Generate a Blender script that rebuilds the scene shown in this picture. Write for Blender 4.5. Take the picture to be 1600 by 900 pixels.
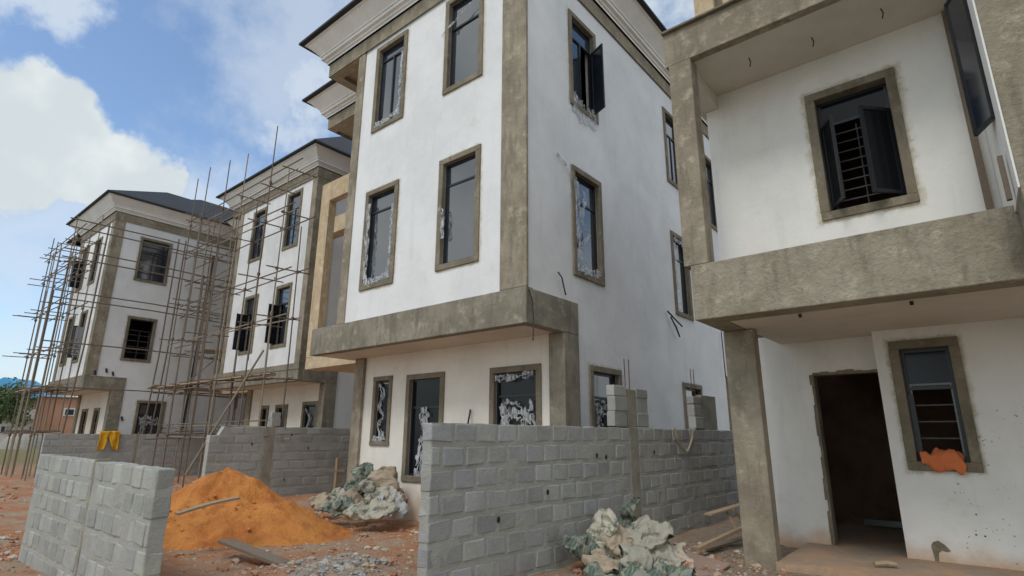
import bpy, math, random
from mathutils import Vector, Matrix, noise
for o in list(bpy.data.objects): bpy.data.objects.remove(o)
SC=bpy.context.scene; COL=SC.collection
random.seed(7)
rad=math.radians
# ------------------------------------------------------------------ camera
F,PI_,RO,YA=872.823183,.258887937,.00537569459,-.690716395
CAM=Vector((0,0,1.6))
fwd=Vector((math.sin(YA)*math.cos(PI_),math.cos(YA)*math.cos(PI_),math.sin(PI_)))
rt=Vector((math.cos(YA),-math.sin(YA),0)); up=rt.cross(fwd)
r2=rt*math.cos(RO)+up*math.sin(RO); u2=up*math.cos(RO)-rt*math.sin(RO)
cd=bpy.data.cameras.new('camera'); cam=bpy.data.objects.new('camera',cd); COL.objects.link(cam)
m=Matrix((r2,u2,-fwd)).transposed().to_4x4(); m.translation=CAM; cam.matrix_world=m
cd.sensor_width=36; cd.lens=F/1600*36; cd.clip_end=3000; cd.clip_start=.05
SC.camera=cam
def ray(x,y): return r2*((x-800)/F)-u2*((y-450)/F)+fwd
def at(ax,v,x,y):
    r=ray(x,y); k='XYZ'.index(ax); return CAM+r*((v-CAM[k])/r[k])
# ------------------------------------------------------------------ light
SUN_EL,SUN_DIR=52,Vector((0.10,-1.0,0))     # where the sun stands, seen from the site
w=bpy.data.worlds.new('World'); SC.world=w; w.use_nodes=True
NT=w.node_tree; N=NT.nodes; L=NT.links
for n in list(N): N.remove(n)
def nd(t,**k):
    n=N.new(t)
    for a,b in k.items():
        if a.startswith('i'): n.inputs[int(a[1:])].default_value=b
        else: setattr(n,a,b)
    return n
def ln(a,b): L.new(a,b)
def mth(op,a,b=None,c=None,clamp=False):
    n=N.new('ShaderNodeMath'); n.operation=op; n.use_clamp=clamp
    for i,v in enumerate((a,b,c)):
        if v is None: continue
        if isinstance(v,(int,float)): n.inputs[i].default_value=v
        else: L.new(v,n.inputs[i])
    return n.outputs[0]
def sstep(v,a,b):
    n=N.new('ShaderNodeMapRange'); n.interpolation_type='SMOOTHSTEP'; n.clamp=True
    L.new(v,n.inputs[0]); n.inputs[1].default_value=a; n.inputs[2].default_value=b
    return n.outputs[0]
sky=nd('ShaderNodeTexSky',sky_type='NISHITA',sun_disc=False)
sky.sun_elevation=rad(SUN_EL); sky.sun_rotation=math.atan2(SUN_DIR.x,SUN_DIR.y); sky.air_density=1.0; sky.dust_density=1.2; sky.ozone_density=1.5
tc=nd('ShaderNodeTexCoord')
gen=tc.outputs['Generated']
nz=nd('ShaderNodeTexNoise'); nz.inputs['Scale'].default_value=7; nz.inputs['Detail'].default_value=9; nz.inputs['Roughness'].default_value=.6; ln(gen,nz.inputs[0])
nv=nd('ShaderNodeVectorMath',operation='SUBTRACT'); ln(nz.outputs['Color'],nv.inputs[0]); nv.inputs[1].default_value=(.5,.5,.5)
def warped(k):
    s=nd('ShaderNodeVectorMath',operation='SCALE'); ln(nv.outputs[0],s.inputs[0]); s.inputs['Scale'].default_value=k
    a=nd('ShaderNodeVectorMath',operation='ADD'); ln(gen,a.inputs[0]); ln(s.outputs[0],a.inputs[1]); return a.outputs[0]
wd=warped(.16); wd2=warped(.35)
def blob(vec,px,py,r,soft):
    c=ray(px,py).normalized(); d=nd('ShaderNodeVectorMath',operation='DISTANCE'); ln(vec,d.inputs[0]); d.inputs[1].default_value=c
    R=r/F*(math.cos(math.atan(math.hypot(px-800,py-450)/F)))**1.5
    return sstep(d.outputs['Value'],R*(1+soft),R*(1-soft))
def mx(l):
    v=l[0]
    for q in l[1:]: v=mth('MAXIMUM',v,q)
    return v
cum=mx([blob(wd,*b,.16) for b in [(-60,230,150),(50,215,100),(130,225,78),(195,268,82),(250,282,52),(110,265,70),(0,250,110),(-200,260,170)]])
soft=mx([mth('MULTIPLY',blob(wd2,*b[:4]),b[4]) for b in [(460,60,120,.6,.55),(420,-60,130,.6,.4),(505,155,75,.5,.75),(50,-8,85,.5,.75),(1045,20,60,.7,.8),(330,330,110,.7,.7),(60,345,130,.6,.6),(20,470,110,.6,.45),(640,-120,230,.6,.6)]])
# open sky outside the picture: broken cloud of the same kind
nb=nd('ShaderNodeTexNoise'); nb.inputs['Scale'].default_value=2.6; nb.inputs['Detail'].default_value=7; ln(gen,nb.inputs[0])
inf=nd('ShaderNodeVectorMath',operation='DOT_PRODUCT'); ln(gen,inf.inputs[0]); inf.inputs[1].default_value=ray(420,330).normalized()
outside=sstep(inf.outputs['Value'],.86,.60)
broken=mth('MULTIPLY',sstep(nb.outputs['Fac'],.38,.54),outside)
sep=nd('ShaderNodeSeparateXYZ'); ln(gen,sep.inputs[0])
low=mth('MULTIPLY',sstep(sep.outputs['Z'],.42,.02),sstep(nz.outputs['Fac'],.30,.66))
low=mth('MULTIPLY',low,.85)
cov=mth('MAXIMUM',mx([cum,soft]),mth('MAXIMUM',broken,low),clamp=True)
# cloud body: white with grey bellies
ns=nd('ShaderNodeTexNoise'); ns.inputs['Scale'].default_value=4.5; ns.inputs['Detail'].default_value=6; ln(gen,ns.inputs[0])
body=nd('ShaderNodeMix',data_type='RGBA'); ln(sstep(ns.outputs['Fac'],.40,.60),body.inputs[0])
body.inputs[6].default_value=(3.4,3.75,3.9,1); body.inputs[7].default_value=(5.0,5.2,5.15,1)
gr=nd('ShaderNodeMix',data_type='RGBA'); ln(mth('SUBTRACT',1,cum),gr.inputs[0]); ln(body.outputs[2],gr.inputs[6])
gr2=nd('ShaderNodeMix',data_type='RGBA'); ln(outside,gr2.inputs[0]); gr2.inputs[6].default_value=(3.7,4.1,4.5,1); ln(body.outputs[2],gr2.inputs[7]); ln(gr2.outputs[2],gr.inputs[7])
tint=nd('ShaderNodeMix',data_type='RGBA',blend_type='MULTIPLY'); tint.inputs[0].default_value=1; ln(sky.outputs[0],tint.inputs[6]); tint.inputs[7].default_value=(1.0,1.06,1.08,1)
mixs=nd('ShaderNodeMix',data_type='RGBA'); ln(cov,mixs.inputs[0]); ln(tint.outputs[2],mixs.inputs[6]); ln(gr.outputs[2],mixs.inputs[7])
bg=nd('ShaderNodeBackground'); bg.inputs[1].default_value=.125; ln(mixs.outputs[2],bg.inputs[0])
wo=nd('ShaderNodeOutputWorld'); ln(bg.outputs[0],wo.inputs[0])
sl=bpy.data.lights.new('sun','SUN'); sl.energy=.85; sl.angle=rad(18); sl.color=(1,.975,.94)
so=bpy.data.objects.new('sun',sl); COL.objects.link(so)
sd=SUN_DIR.normalized()*math.cos(rad(SUN_EL))+Vector((0,0,math.sin(rad(SUN_EL))))
so.rotation_euler=sd.to_track_quat('Z','Y').to_euler()
SC.view_settings.view_transform='Standard'; SC.view_settings.look='None'; SC.view_settings.exposure=0.63; SC.view_settings.gamma=1
SC.render.resolution_x=1024; SC.render.resolution_y=576
try: SC.cycles.max_bounces=6
except Exception: pass
# ------------------------------------------------------------------ materials
class NB:
    def __init__(s,name):
        s.m=bpy.data.materials.new(name); s.m.use_nodes=True; s.t=s.m.node_tree; s.N=s.t.nodes; s.L=s.t.links
        s.b=s.N['Principled BSDF']; s.tc=s.N.new('ShaderNodeTexCoord'); s.co=s.tc.outputs['Object']
    def lnk(s,v,i):
        if v is None: return
        if isinstance(v,(int,float)): i.default_value=v
        elif isinstance(v,tuple): i.default_value=v if len(v)!=3 or i.type=='VECTOR' else v+(1,)
        else: s.L.new(v,i)
    def noise(s,sc,det=4,ro=.55,dis=0,vec=None,out='Fac',stretch=None):
        n=s.N.new('ShaderNodeTexNoise'); n.inputs['Scale'].default_value=sc; n.inputs['Detail'].default_value=det; n.inputs['Roughness'].default_value=ro; n.inputs['Distortion'].default_value=dis
        v=vec or s.co
        if stretch:
            mp=s.N.new('ShaderNodeMapping'); mp.inputs['Scale'].default_value=stretch; s.L.new(v,mp.inputs[0]); v=mp.outputs[0]
        s.L.new(v,n.inputs[0]); return n.outputs[out]
    def voro(s,sc,out='Distance',feat='F1',vec=None):
        n=s.N.new('ShaderNodeTexVoronoi'); n.feature=feat; n.inputs['Scale'].default_value=sc; s.L.new(vec or s.co,n.inputs[0]); return n.outputs[out]
    def ss(s,v,a,b):
        n=s.N.new('ShaderNodeMapRange'); n.interpolation_type='SMOOTHSTEP'; s.L.new(v,n.inputs[0]); n.inputs[1].default_value=a; n.inputs[2].default_value=b; return n.outputs[0]
    def math(s,op,a,b=0,clamp=False):
        n=s.N.new('ShaderNodeMath'); n.operation=op; n.use_clamp=clamp; s.lnk(a,n.inputs[0]); s.lnk(b,n.inputs[1]); return n.outputs[0]
    def mix(s,f,a,b,mode='MIX'):
        n=s.N.new('ShaderNodeMix'); n.data_type='RGBA'; n.blend_type=mode; s.lnk(f,n.inputs[0]); s.lnk(a,n.inputs[6]); s.lnk(b,n.inputs[7]); return n.outputs[2]
    def xyz(s):
        n=s.N.new('ShaderNodeSeparateXYZ'); s.L.new(s.co,n.inputs[0]); return n.outputs
    def col(s,v): s.lnk(v,s.b.inputs['Base Color'])
    def rough(s,v): s.lnk(v,s.b.inputs['Roughness'])
    def bump(s,v,st,dist=.02):
        n=s.N.new('ShaderNodeBump'); n.inputs['Strength'].default_value=st; n.inputs['Distance'].default_value=dist; s.L.new(v,n.inputs['Height'])
        s.L.new(n.outputs[0],s.b.inputs['Normal'])
    def attr(s,name):
        n=s.N.new('ShaderNodeAttribute'); n.attribute_name=name; return n.outputs['Color']
def rect_stain(b,rects,ax,wid):
    """dirt that sits round window surrounds: distance from a rectangle on the wall"""
    X=b.xyz(); u=X[0] if ax=='Y' else X[1]; z=X[2]; out=None
    wob=b.math('MULTIPLY',b.math('SUBTRACT',b.noise(7,5,.65),.5),wid*2.2)
    for (u0,u1,z0,z1) in rects:
        du=b.math('SUBTRACT',b.math('ABSOLUTE',b.math('SUBTRACT',u,(u0+u1)/2)),(u1-u0)/2)
        dz=b.math('SUBTRACT',b.math('ABSOLUTE',b.math('SUBTRACT',z,(z0+z1)/2)),(z1-z0)/2)
        d=b.math('ADD',b.math('MAXIMUM',du,dz),wob)
        v=b.ss(d,wid,0.0); out=v if out is None else b.math('MAXIMUM',out,v)
    return out
def plaster(name,base,dirt,amt=.5,stains=None,ax='Y',low=None,speck=None,bumpst=.25,wid=.12):
    b=NB(name)
    c=b.mix(b.ss(b.noise(.9,7,.65),.35,.68),base,tuple(x*.88 for x in base))
    c=b.mix(b.math('MULTIPLY',b.ss(b.noise(2.2,8,.7),.56,.78),amt),c,dirt)
    c=b.mix(b.math('MULTIPLY',b.ss(b.noise(1.6,6,.65,stretch=(3,3,.35)),.52,.74),amt*.8),c,tuple(x*.7 for x in base))
    if stains: c=b.mix(b.math('MULTIPLY',rect_stain(b,stains,ax,wid),b.math('MULTIPLY',b.ss(b.noise(9,6,.7),.25,.6),.75)),c,dirt)
    if low:
        z=b.xyz()[2]
        v=b.math('ADD',z,b.math('MULTIPLY',b.math('SUBTRACT',b.noise(2.5,5,.6),.5),low[1]*1.3))
        c=b.mix(b.math('MULTIPLY',b.ss(v,low[0]+low[1],low[0]),.85),c,low[2])
    if speck:
        d=b.voro(speck[0]); msk=b.math('MULTIPLY',b.ss(d,.22,.16),b.ss(b.noise(3,4,.6),.5,.6))
        X=b.xyz(); msk=b.math('MULTIPLY',msk,b.math('MULTIPLY',b.ss(X[0],speck[1],speck[1]+.25),b.ss(X[2],2.4,1.5)))
        c=b.mix(msk,c,(.05,.045,.04))
    b.col(c); b.rough(.85)
    b.bump(b.math('ADD',b.noise(60,3,.6),b.math('MULTIPLY',b.noise(2.5,5,.6),3.5)),bumpst,.012)
    return b.m
M={}
def render_mat(name,a,c2,rough_b=.5,sc=45):
    b=NB(name)
    c=b.mix(b.ss(b.noise(1.5,7,.65),.36,.66),a,c2)
    c=b.mix(b.math('MULTIPLY',b.ss(b.noise(5,7,.7),.5,.72),.75),c,tuple(x*1.5 for x in c2))
    c=b.mix(b.math('MULTIPLY',b.ss(b.noise(2.0,7,.7,stretch=(2.5,2.5,.6)),.48,.68),.6),c,tuple(x*.62 for x in a))
    b.col(c); b.rough(.92); b.bump(b.math('ADD',b.noise(sc,5,.7),b.math('MULTIPLY',b.noise(6,4,.6),1.5)),rough_b,.02)
    return b.m
M['render']=render_mat('raw_cement_render',(.225,.19,.135),(.335,.29,.215))
M['render_grey']=render_mat('raw_cement_render_grey',(.195,.175,.13),(.285,.255,.195))
M['render_coarse']=render_mat('coarse_cement_render',(.25,.215,.15),(.34,.30,.225),.9,26)
M['render_beige']=render_mat('fresh_beige_render',(.48,.36,.22),(.56,.45,.30))
M['canopy']=render_mat('canopy_render',(.34,.285,.20),(.42,.36,.27))
M['surround']=render_mat('window_surround_render',(.17,.145,.10),(.235,.20,.145))
M['white']=plaster('white_painted_plaster',(.80,.80,.79),(.55,.50,.40),.22)
M['cream']=plaster('cream_primer',(.80,.765,.68),(.50,.42,.29),.35,low=(.1,.6,(.55,.42,.3)))
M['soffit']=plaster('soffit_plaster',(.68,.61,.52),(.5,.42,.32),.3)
M['cornice']=plaster('cornice_plaster',(.84,.83,.79),(.5,.46,.38),.25)
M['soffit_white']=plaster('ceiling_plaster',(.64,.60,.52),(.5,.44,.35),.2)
def simple(name,c,r=.6,met=0,nsc=0,amt=.3,bmp=0):
    b=NB(name)
    if nsc:
        b.col(b.mix(b.math('MULTIPLY',b.ss(b.noise(nsc,6,.65),.35,.7),1.0),c,tuple(x*(1-amt) for x in c)))
        if bmp: b.bump(b.noise(nsc*3,4,.6),bmp,.01)
    else: b.col(c)
    b.rough(r); b.b.inputs['Metallic'].default_value=met
    return b.m
M['alu']=simple('dark_aluminium',(.028,.031,.036),.35,.3,30,.3)
M['alu_grey']=simple('grey_aluminium',(.16,.17,.18),.4,.5,30,.3)
M['dark']=simple('painted_hole_shade',(.015,.013,.012),.9)  # black for the discs that paint shade into wall holes
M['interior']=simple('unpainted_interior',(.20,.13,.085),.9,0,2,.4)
M['cable']=simple('black_cable',(.015,.015,.015),.5)
M['rust']=simple('rusty_steel',(.16,.07,.04),.8,.2,20,.5)
M['pipe']=simple('black_pipe',(.012,.012,.014),.4)
M['stone']=simple('grey_stone',(.33,.31,.27),.9,0,8,.4,.5)
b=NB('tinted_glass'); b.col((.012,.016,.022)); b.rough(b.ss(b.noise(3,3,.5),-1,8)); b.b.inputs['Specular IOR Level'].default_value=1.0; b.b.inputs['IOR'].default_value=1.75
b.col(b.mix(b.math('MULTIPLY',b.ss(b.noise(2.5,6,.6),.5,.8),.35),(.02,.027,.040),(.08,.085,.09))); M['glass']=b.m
b=NB('shaded_glass'); b.col((.008,.010,.013)); b.rough(.08); b.b.inputs['IOR'].default_value=1.32; M['glass_dark']=b.m  # darker copy of the tinted panes, with shade and weak reflection built in
b=NB('clear_glass'); b.col((.03,.035,.04)); b.rough(.06); b.b.inputs['Specular IOR Level'].default_value=.8; b.b.inputs['Alpha'].default_value=.75; M['glass2']=b.m
b=NB('torn_plastic_film'); b.col((.60,.62,.64)); b.rough(.25); b.b.inputs['Alpha'].default_value=1
b.lnk(b.math('ADD',b.math('MULTIPLY',b.ss(b.noise(9,4,.6,stretch=(2.5,2.5,.6)),.38,.62),.55),.25),b.b.inputs['Alpha']); b.bump(b.noise(25,5,.6),.6,.02); M['plastic']=b.m
b=NB('roof_shingle'); X=b.xyz()
wv=b.N.new('ShaderNodeTexBrick'); wv.inputs['Scale'].default_value=1; wv.inputs['Color1'].default_value=(.016,.017,.020,1); wv.inputs['Color2'].default_value=(.026,.028,.032,1); wv.inputs['Mortar'].default_value=(.012,.013,.016,1); wv.inputs['Mortar Size'].default_value=.03; wv.inputs['Brick Width'].default_value=.45; wv.inputs['Row Height'].default_value=.22
uv=b.N.new('ShaderNodeUVMap'); b.L.new(uv.outputs[0],wv.inputs[0]); b.col(wv.outputs['Color']); b.rough(.7); b.bump(wv.outputs['Fac'],-.8,.03); M['roof']=b.m
def block_mat(name,warm):
    b=NB(name); a=b.attr('tone')
    c=b.mix(b.ss(b.noise(2.0,6,.6),.35,.7),a,b.mix(1.0,a,(.80,.80,.78),'MULTIPLY'))
    c=b.mix(b.math('MULTIPLY',b.ss(b.noise(9,6,.75),.5,.75),.5),c,warm)
    b.col(c); b.rough(.95); b.bump(b.math('ADD',b.noise(90,3,.6),b.math('MULTIPLY',b.noise(16,6,.7),2.5)),.65,.012); return b.m
M['block']=block_mat('sandcrete_block',(.36,.35,.31)); 
b=NB('mortar_joint'); b.col(b.mix(b.noise(6,5,.6),(.33,.325,.285),(.44,.43,.385))); b.rough(.95); b.bump(b.noise(40,5,.7),.9,.02); M['mortar']=b.m
b=NB('column_concrete'); b.col(b.mix(b.ss(b.noise(3,6,.65),.35,.65),(.33,.31,.25),(.24,.22,.17))); b.rough(.95); b.bump(b.noise(20,5,.65),.6,.02); M['pier']=b.m
b=NB('orange_sand'); b.col(b.mix(b.ss(b.noise(1.6,6,.6),.35,.68),(.66,.25,.055),(.50,.165,.04)))
c=b.mix(b.ss(b.noise(1.4,7,.65),.38,.66),(.68,.27,.062),(.52,.175,.04)); c=b.mix(b.math('MULTIPLY',b.ss(b.noise(22,6,.75),.5,.7),.45),c,(.74,.36,.12)); c=b.mix(b.math('MULTIPLY',b.ss(b.noise(3.2,8,.75),.52,.68),.6),c,(.40,.13,.035)); c=b.mix(b.math('MULTIPLY',b.ss(b.noise(40,4,.7),.60,.68),.7),c,(.25,.10,.04)); b.col(c); b.rough(1)
b.bump(b.math('ADD',b.noise(45,5,.7),b.math('MULTIPLY',b.noise(7,6,.7),3)),.9,.03); M['sand']=b.m
# laterite ground: red earth, pale trodden mud, grey cement spill
b=NB('laterite_ground'); X=b.xyz()
c=b.mix(b.ss(b.noise(.8,7,.62),.42,.60),(.47,.20,.09),(.42,.30,.20))
c=b.mix(b.math('MULTIPLY',b.ss(b.noise(2.3,8,.7),.52,.68),.7),c,(.27,.12,.065))
c=b.mix(b.math('MULTIPLY',b.ss(b.noise(6,8,.75),.52,.7),.8),c,(.50,.42,.33))
vd=b.N.new('ShaderNodeVectorMath'); vd.operation='DISTANCE'; b.L.new(b.co,vd.inputs[0]); vd.inputs[1].default_value=(-6.4,4.5,0)
g1=b.math('ADD',vd.outputs['Value'],b.math('MULTIPLY',b.math('SUBTRACT',b.noise(1.5,5,.6),.5),2.4))
c=b.mix(b.math('MULTIPLY',b.ss(g1,.8,.35),b.ss(b.noise(8,5,.6),.35,.6)),c,(.33,.34,.32))
c=b.mix(b.ss(X[0],-34,-48),c,b.mix(b.noise(.3,5,.6),(.16,.15,.045),(.22,.16,.07)))
c=b.mix(b.math('MULTIPLY',b.ss(b.math('ADD',X[1],b.noise(1.5,5,.6)),1.9,.7),1.0),c,b.mix(b.noise(3,6,.6),(.36,.34,.30),(.46,.43,.37)))  # pale unseen ground around the camera, added to bounce neutral light upwards
pm=b.math('MULTIPLY',b.ss(X[0],-4.6,-4.0),b.ss(b.noise(2.6,7,.7),.12,.38)); c=b.mix(pm,c,b.mix(b.ss(b.noise(14,6,.7),.4,.6),(.24,.175,.12),(.37,.30,.22)))
b.col(c); b.rough(.98)
b.bump(b.math('ADD',b.noise(28,6,.7),b.math('MULTIPLY',b.noise(6,7,.7),3)),1.0,.03); M['ground']=b.m
b=NB('porch_concrete'); c=b.mix(b.ss(b.noise(1.8,7,.65),.35,.62),(.40,.25,.15),(.27,.22,.17)); c=b.mix(b.math('MULTIPLY',b.ss(b.noise(9,6,.7),.5,.7),.5),c,(.46,.34,.22)); b.col(c); b.rough(.9); b.bump(b.noise(12,6,.7),.6,.02); M['porch']=b.m
def wood(name,a,c2):
    b=NB(name); c=b.mix(b.noise(3,5,.6,stretch=(6,6,6)),a,c2); c=b.mix(b.ss(b.noise(1.2,5,.6),.5,.75),c,tuple(x*.6 for x in a)); b.col(c); b.rough(.85); b.bump(b.noise(30,4,.6),.4,.01); return b.m
M['wood']=wood('weathered_timber',(.46,.34,.22),(.24,.165,.10)); M['wood2']=wood('grey_timber',(.23,.18,.13),(.16,.12,.09)); M['board']=wood('pinkish_plyboard',(.36,.25,.19),(.30,.20,.15))
M['pole']=wood('scaffold_pole',(.20,.155,.115),(.11,.085,.065)); M['pole2']=wood('pale_scaffold_pole',(.33,.28,.21),(.2,.16,.12))
def sackmat(name,paper,ink,lv):
    b=NB(name); t=b.attr('tone')
    n=b.noise(4.5,5,.7,dis=.6); msk=b.ss(n,lv,lv+.03)
    wv=b.N.new('ShaderNodeTexWave'); wv.inputs['Scale'].default_value=7; wv.inputs['Distortion'].default_value=1.5; b.L.new(b.co,wv.inputs[0])
    msk=b.math('MULTIPLY',msk,b.math('ADD',b.ss(wv.outputs['Fac'],.0,.5),.45,True))
    c=b.mix(msk,paper,ink); c=b.mix(b.math('MULTIPLY',b.ss(b.noise(4,6,.7),.5,.75),.7),c,(.36,.24,.14))
    b.col(b.mix(1.0,c,t,'MULTIPLY')); b.rough(.75); b.bump(b.noise(18,5,.7),.8,.02); return b.m
M['sack1']=sackmat('printed_paper_sack',(.50,.47,.38),(.13,.17,.14),.53)
M['sack2']=sackmat('green_woven_sack',(.33,.34,.27),(.10,.15,.12),.45)
M['sack3']=sackmat('tan_paper_sack',(.46,.37,.27),(.20,.21,.16),.58)
M['sack4']=sackmat('white_blue_sack',(.55,.57,.58),(.08,.14,.30),.55)
M['sack5']=sackmat('orange_print_sack',(.58,.52,.42),(.60,.14,.03),.50)
def cloth(name,c):
    b=NB(name); b.col(b.mix(b.noise(6,5,.6),c,tuple(x*.7 for x in c))); b.rough(.9); b.bump(b.noise(20,4,.6),.5,.01); return b.m
M['cloth_o']=cloth('orange_cloth',(.72,.20,.07)); M['cloth_y']=cloth('yellow_cloth',(.80,.42,.02)); M['rope']=cloth('beige_rope',(.5,.42,.28))
M['tarp']=cloth('blue_sheet_roof',(.10,.38,.66)); M['orangebrick']=plaster('orange_render',(.52,.26,.16),(.4,.2,.1),.3)
M['farwhite']=plaster('far_white_wall',(.72,.72,.70),(.5,.5,.45),.2); M['farroof']=simple('grey_brown_sheet_roof',(.26,.22,.18),.7,0,1,.4); M['farbrown']=simple('brown_wall',(.24,.15,.10),.9,0,1,.4)
b=NB('leaf'); b.col(b.mix(b.noise(.5,4,.6),(.045,.085,.025),(.10,.13,.04))); b.rough(.7); M['leaf']=b.m
M['bark']=simple('bark',(.12,.09,.06),.9,0,6,.4)
# ------------------------------------------------------------------ mesh helpers
class MB:
    def __init__(s): s.v=[]; s.f=[]; s.tone=[]; s.uv=None; s.ct=None
    def add(s,vs,fs,tone=None):
        o=len(s.v); s.v+= [tuple(p) for p in vs]; s.f+=[tuple(i+o for i in f) for f in fs]; s.tone+=[tone or (1,1,1)]*len(vs)
    def box(s,x0,x1,y0,y1,z0,z1,tone=None):
        s.add([(x0,y0,z0),(x1,y0,z0),(x1,y1,z0),(x0,y1,z0),(x0,y0,z1),(x1,y0,z1),(x1,y1,z1),(x0,y1,z1)],
              [(0,3,2,1),(4,5,6,7),(0,1,5,4),(1,2,6,5),(2,3,7,6),(3,0,4,7)],tone); return s
    def obox(s,c,ax,ay,az,tone=None):
        c,ax,ay,az=map(Vector,(c,ax,ay,az)); P=[]
        for k in (-1,1):
            for i,j in ((-1,-1),(1,-1),(1,1),(-1,1)): P.append(c+ax*i+ay*j+az*k)
        s.add(P,[(0,3,2,1),(4,5,6,7),(0,1,5,4),(1,2,6,5),(2,3,7,6),(3,0,4,7)],tone); return s
    def bar(s,p,q,w,h,upv=(0,0,1)):
        p,q=Vector(p),Vector(q); d=(q-p); l=d.length; d.normalize(); u=Vector(upv)
        if abs(d.dot(u))>.95: u=Vector((1,0,0))
        a=d.cross(u).normalized(); c=a.cross(d)
        return s.obox((p+q)/2,d*l/2,a*w/2,c*h/2)
    def tube(s,pts,r,n=7):
        pts=[Vector(p) for p in pts]; rs=r if isinstance(r,(list,tuple)) else [r]*len(pts); V=[];Fc=[]
        for i,p in enumerate(pts):
            d=(pts[min(i+1,len(pts)-1)]-pts[max(i-1,0)]).normalized(); u=Vector((0,0,1)) if abs(d.z)<.9 else Vector((1,0,0))
            a=d.cross(u).normalized(); c=a.cross(d)
            for k in range(n):
                t=2*math.pi*k/n; V.append(p+(a*math.cos(t)+c*math.sin(t))*rs[i])
        for i in range(len(pts)-1):
            for k in range(n):
                k2=(k+1)%n; Fc.append((i*n+k,i*n+k2,(i+1)*n+k2,(i+1)*n+k))
        Fc.append(tuple(range(n))); Fc.append(tuple((len(pts)-1)*n+k for k in range(n))[::-1])
        s.add(V,Fc); return s
    def wall(s,ax,c,inn,u0,u1,z0,z1,holes=(),th=.2):
        """a wall sheet with thickness th in direction inn (+1/-1) along axis ax, with rectangular openings"""
        us=sorted({u0,u1}|{h[i] for h in holes for i in(0,1) if u0<h[i]<u1}); zs=sorted({z0,z1}|{h[i] for h in holes for i in (2,3) if z0<h[i]<z1})
        def P(u,z,d):
            t=c+inn*d; return (t,u,z) if ax=='X' else (u,t,z)
        solid={}
        for i in range(len(us)-1):
            for j in range(len(zs)-1):
                um=(us[i]+us[i+1])/2; zm=(zs[j]+zs[j+1])/2
                solid[i,j]=not any(h[0]<um<h[1] and h[2]<zm<h[3] for h in holes)
        for (i,j),ok in solid.items():
            if not ok: continue
            a,b2,z_,zz=us[i],us[i+1],zs[j],zs[j+1]
            s.add([P(a,z_,0),P(b2,z_,0),P(b2,zz,0),P(a,zz,0)],[(0,1,2,3)])
            s.add([P(a,z_,th),P(b2,z_,th),P(b2,zz,th),P(a,zz,th)],[(3,2,1,0)])
            for (di,dj,e) in ((-1,0,(a,z_,a,zz)),(1,0,(b2,z_,b2,zz)),(0,-1,(a,z_,b2,z_)),(0,1,(a,zz,b2,zz))):
                if not solid.get((i+di,j+dj),False):
                    s.add([P(e[0],e[1],0),P(e[2],e[3],0),P(e[2],e[3],th),P(e[0],e[1],th)],[(0,1,2,3)])
        return s
    def build(s,name,mat,parent=None,smooth=False,bevel=0,weld=False):
        me=bpy.data.meshes.new(name); me.from_pydata(s.v,[],s.f); me.update()
        if any(t!=(1,1,1) for t in s.tone):
            a=me.color_attributes.new('tone','FLOAT_COLOR','POINT')
            for i,t in enumerate(s.tone): a.data[i].color=(t[0],t[1],t[2],1)
        me.materials.append(M[mat] if isinstance(mat,str) else mat)
        import bmesh
        bm=bmesh.new(); bm.from_mesh(me)
        if weld: bmesh.ops.remove_doubles(bm,verts=bm.verts,dist=1e-5)
        bmesh.ops.recalc_face_normals(bm,faces=bm.faces); bm.to_mesh(me); bm.free()
        if smooth: 
            for p in me.polygons: p.use_smooth=True
        o=bpy.data.objects.new(name,me); COL.objects.link(o)
        if parent is not None: par(o,parent)
        if bevel:
            md=o.modifiers.new('bevel','BEVEL'); md.width=bevel; md.segments=2; md.limit_method='ANGLE'; md.angle_limit=rad(40)
        return o
def wloc(o):
    v=Vector(o.location)
    return v+wloc(o.parent)*0 if o.parent else v
def par(o,p):
    o.parent=p
    T=Matrix.Identity(4); q=p
    # every part keeps world coordinates in its mesh
    root=p
    while root.parent: root=root.parent
    if p is root: o.matrix_parent_inverse=Matrix.Translation(root.location).inverted() if root.type=='EMPTY' else Matrix.Identity(4)
    else: o.matrix_parent_inverse=Matrix.Identity(4)
def thing(name,label,cat,loc,group=None):
    o=bpy.data.objects.new(name,None); COL.objects.link(o); o.location=loc; o.empty_display_size=.3
    o['label']=label; o['category']=cat
    if group: o['group']=group
    return o
def tag(o,label=None,cat=None,group=None,kind=None):
    if label: o['label']=label
    if cat: o['category']=cat
    if group: o['group']=group
    if kind: o['kind']=kind
    return o
def fb(x,y,z=0,sc=1.0,oc=4):
    return noise.fractal(Vector((x*sc,y*sc,z*sc)),1.0,2.0,oc)
# ------------------------------------------------------------------ ground
def gz(x,y):
    def s(t): t=min(1,max(0,t)); return t*t*(3-2*t)
    g=-.16*s((-x-6)/6)
    near=s((x+60)/20)
    h=fb(x,y,0,.5,3)*.05+fb(x,y,5,2.1,4)*.03+fb(x,y,9,7,3)*.011
    k=1.0
    if x>-2.6 and y>7.6: k=.15
    # heap of broken cement and earth between the two near walls
    d=math.hypot(x+6.2,(y-4.2)*1.0); h+=.12*math.exp(-(d/.75)**2)*(1+.9*fb(x,y,3,3.5,4))
    d=math.hypot(x+11.6,y-1.4); h+=.10*math.exp(-(d/1.0)**2)*(1+.9*fb(x,y,3,3,4))
    return g*near+h*near*k-.0
def axis(segs):
    out=[]
    for a,b2,st in segs:
        n=max(1,int(round((b2-a)/st))); out+=[a+(b2-a)*i/n for i in range(n)]
    out.append(segs[-1][1]); return out
xs=axis([(-900,-200,100),(-200,-60,20),(-60,-30,1.5),(-30,-14,.35),(-14,-.5,.075),(-.5,6,.5),(6,30,4),(30,600,80)])
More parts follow.
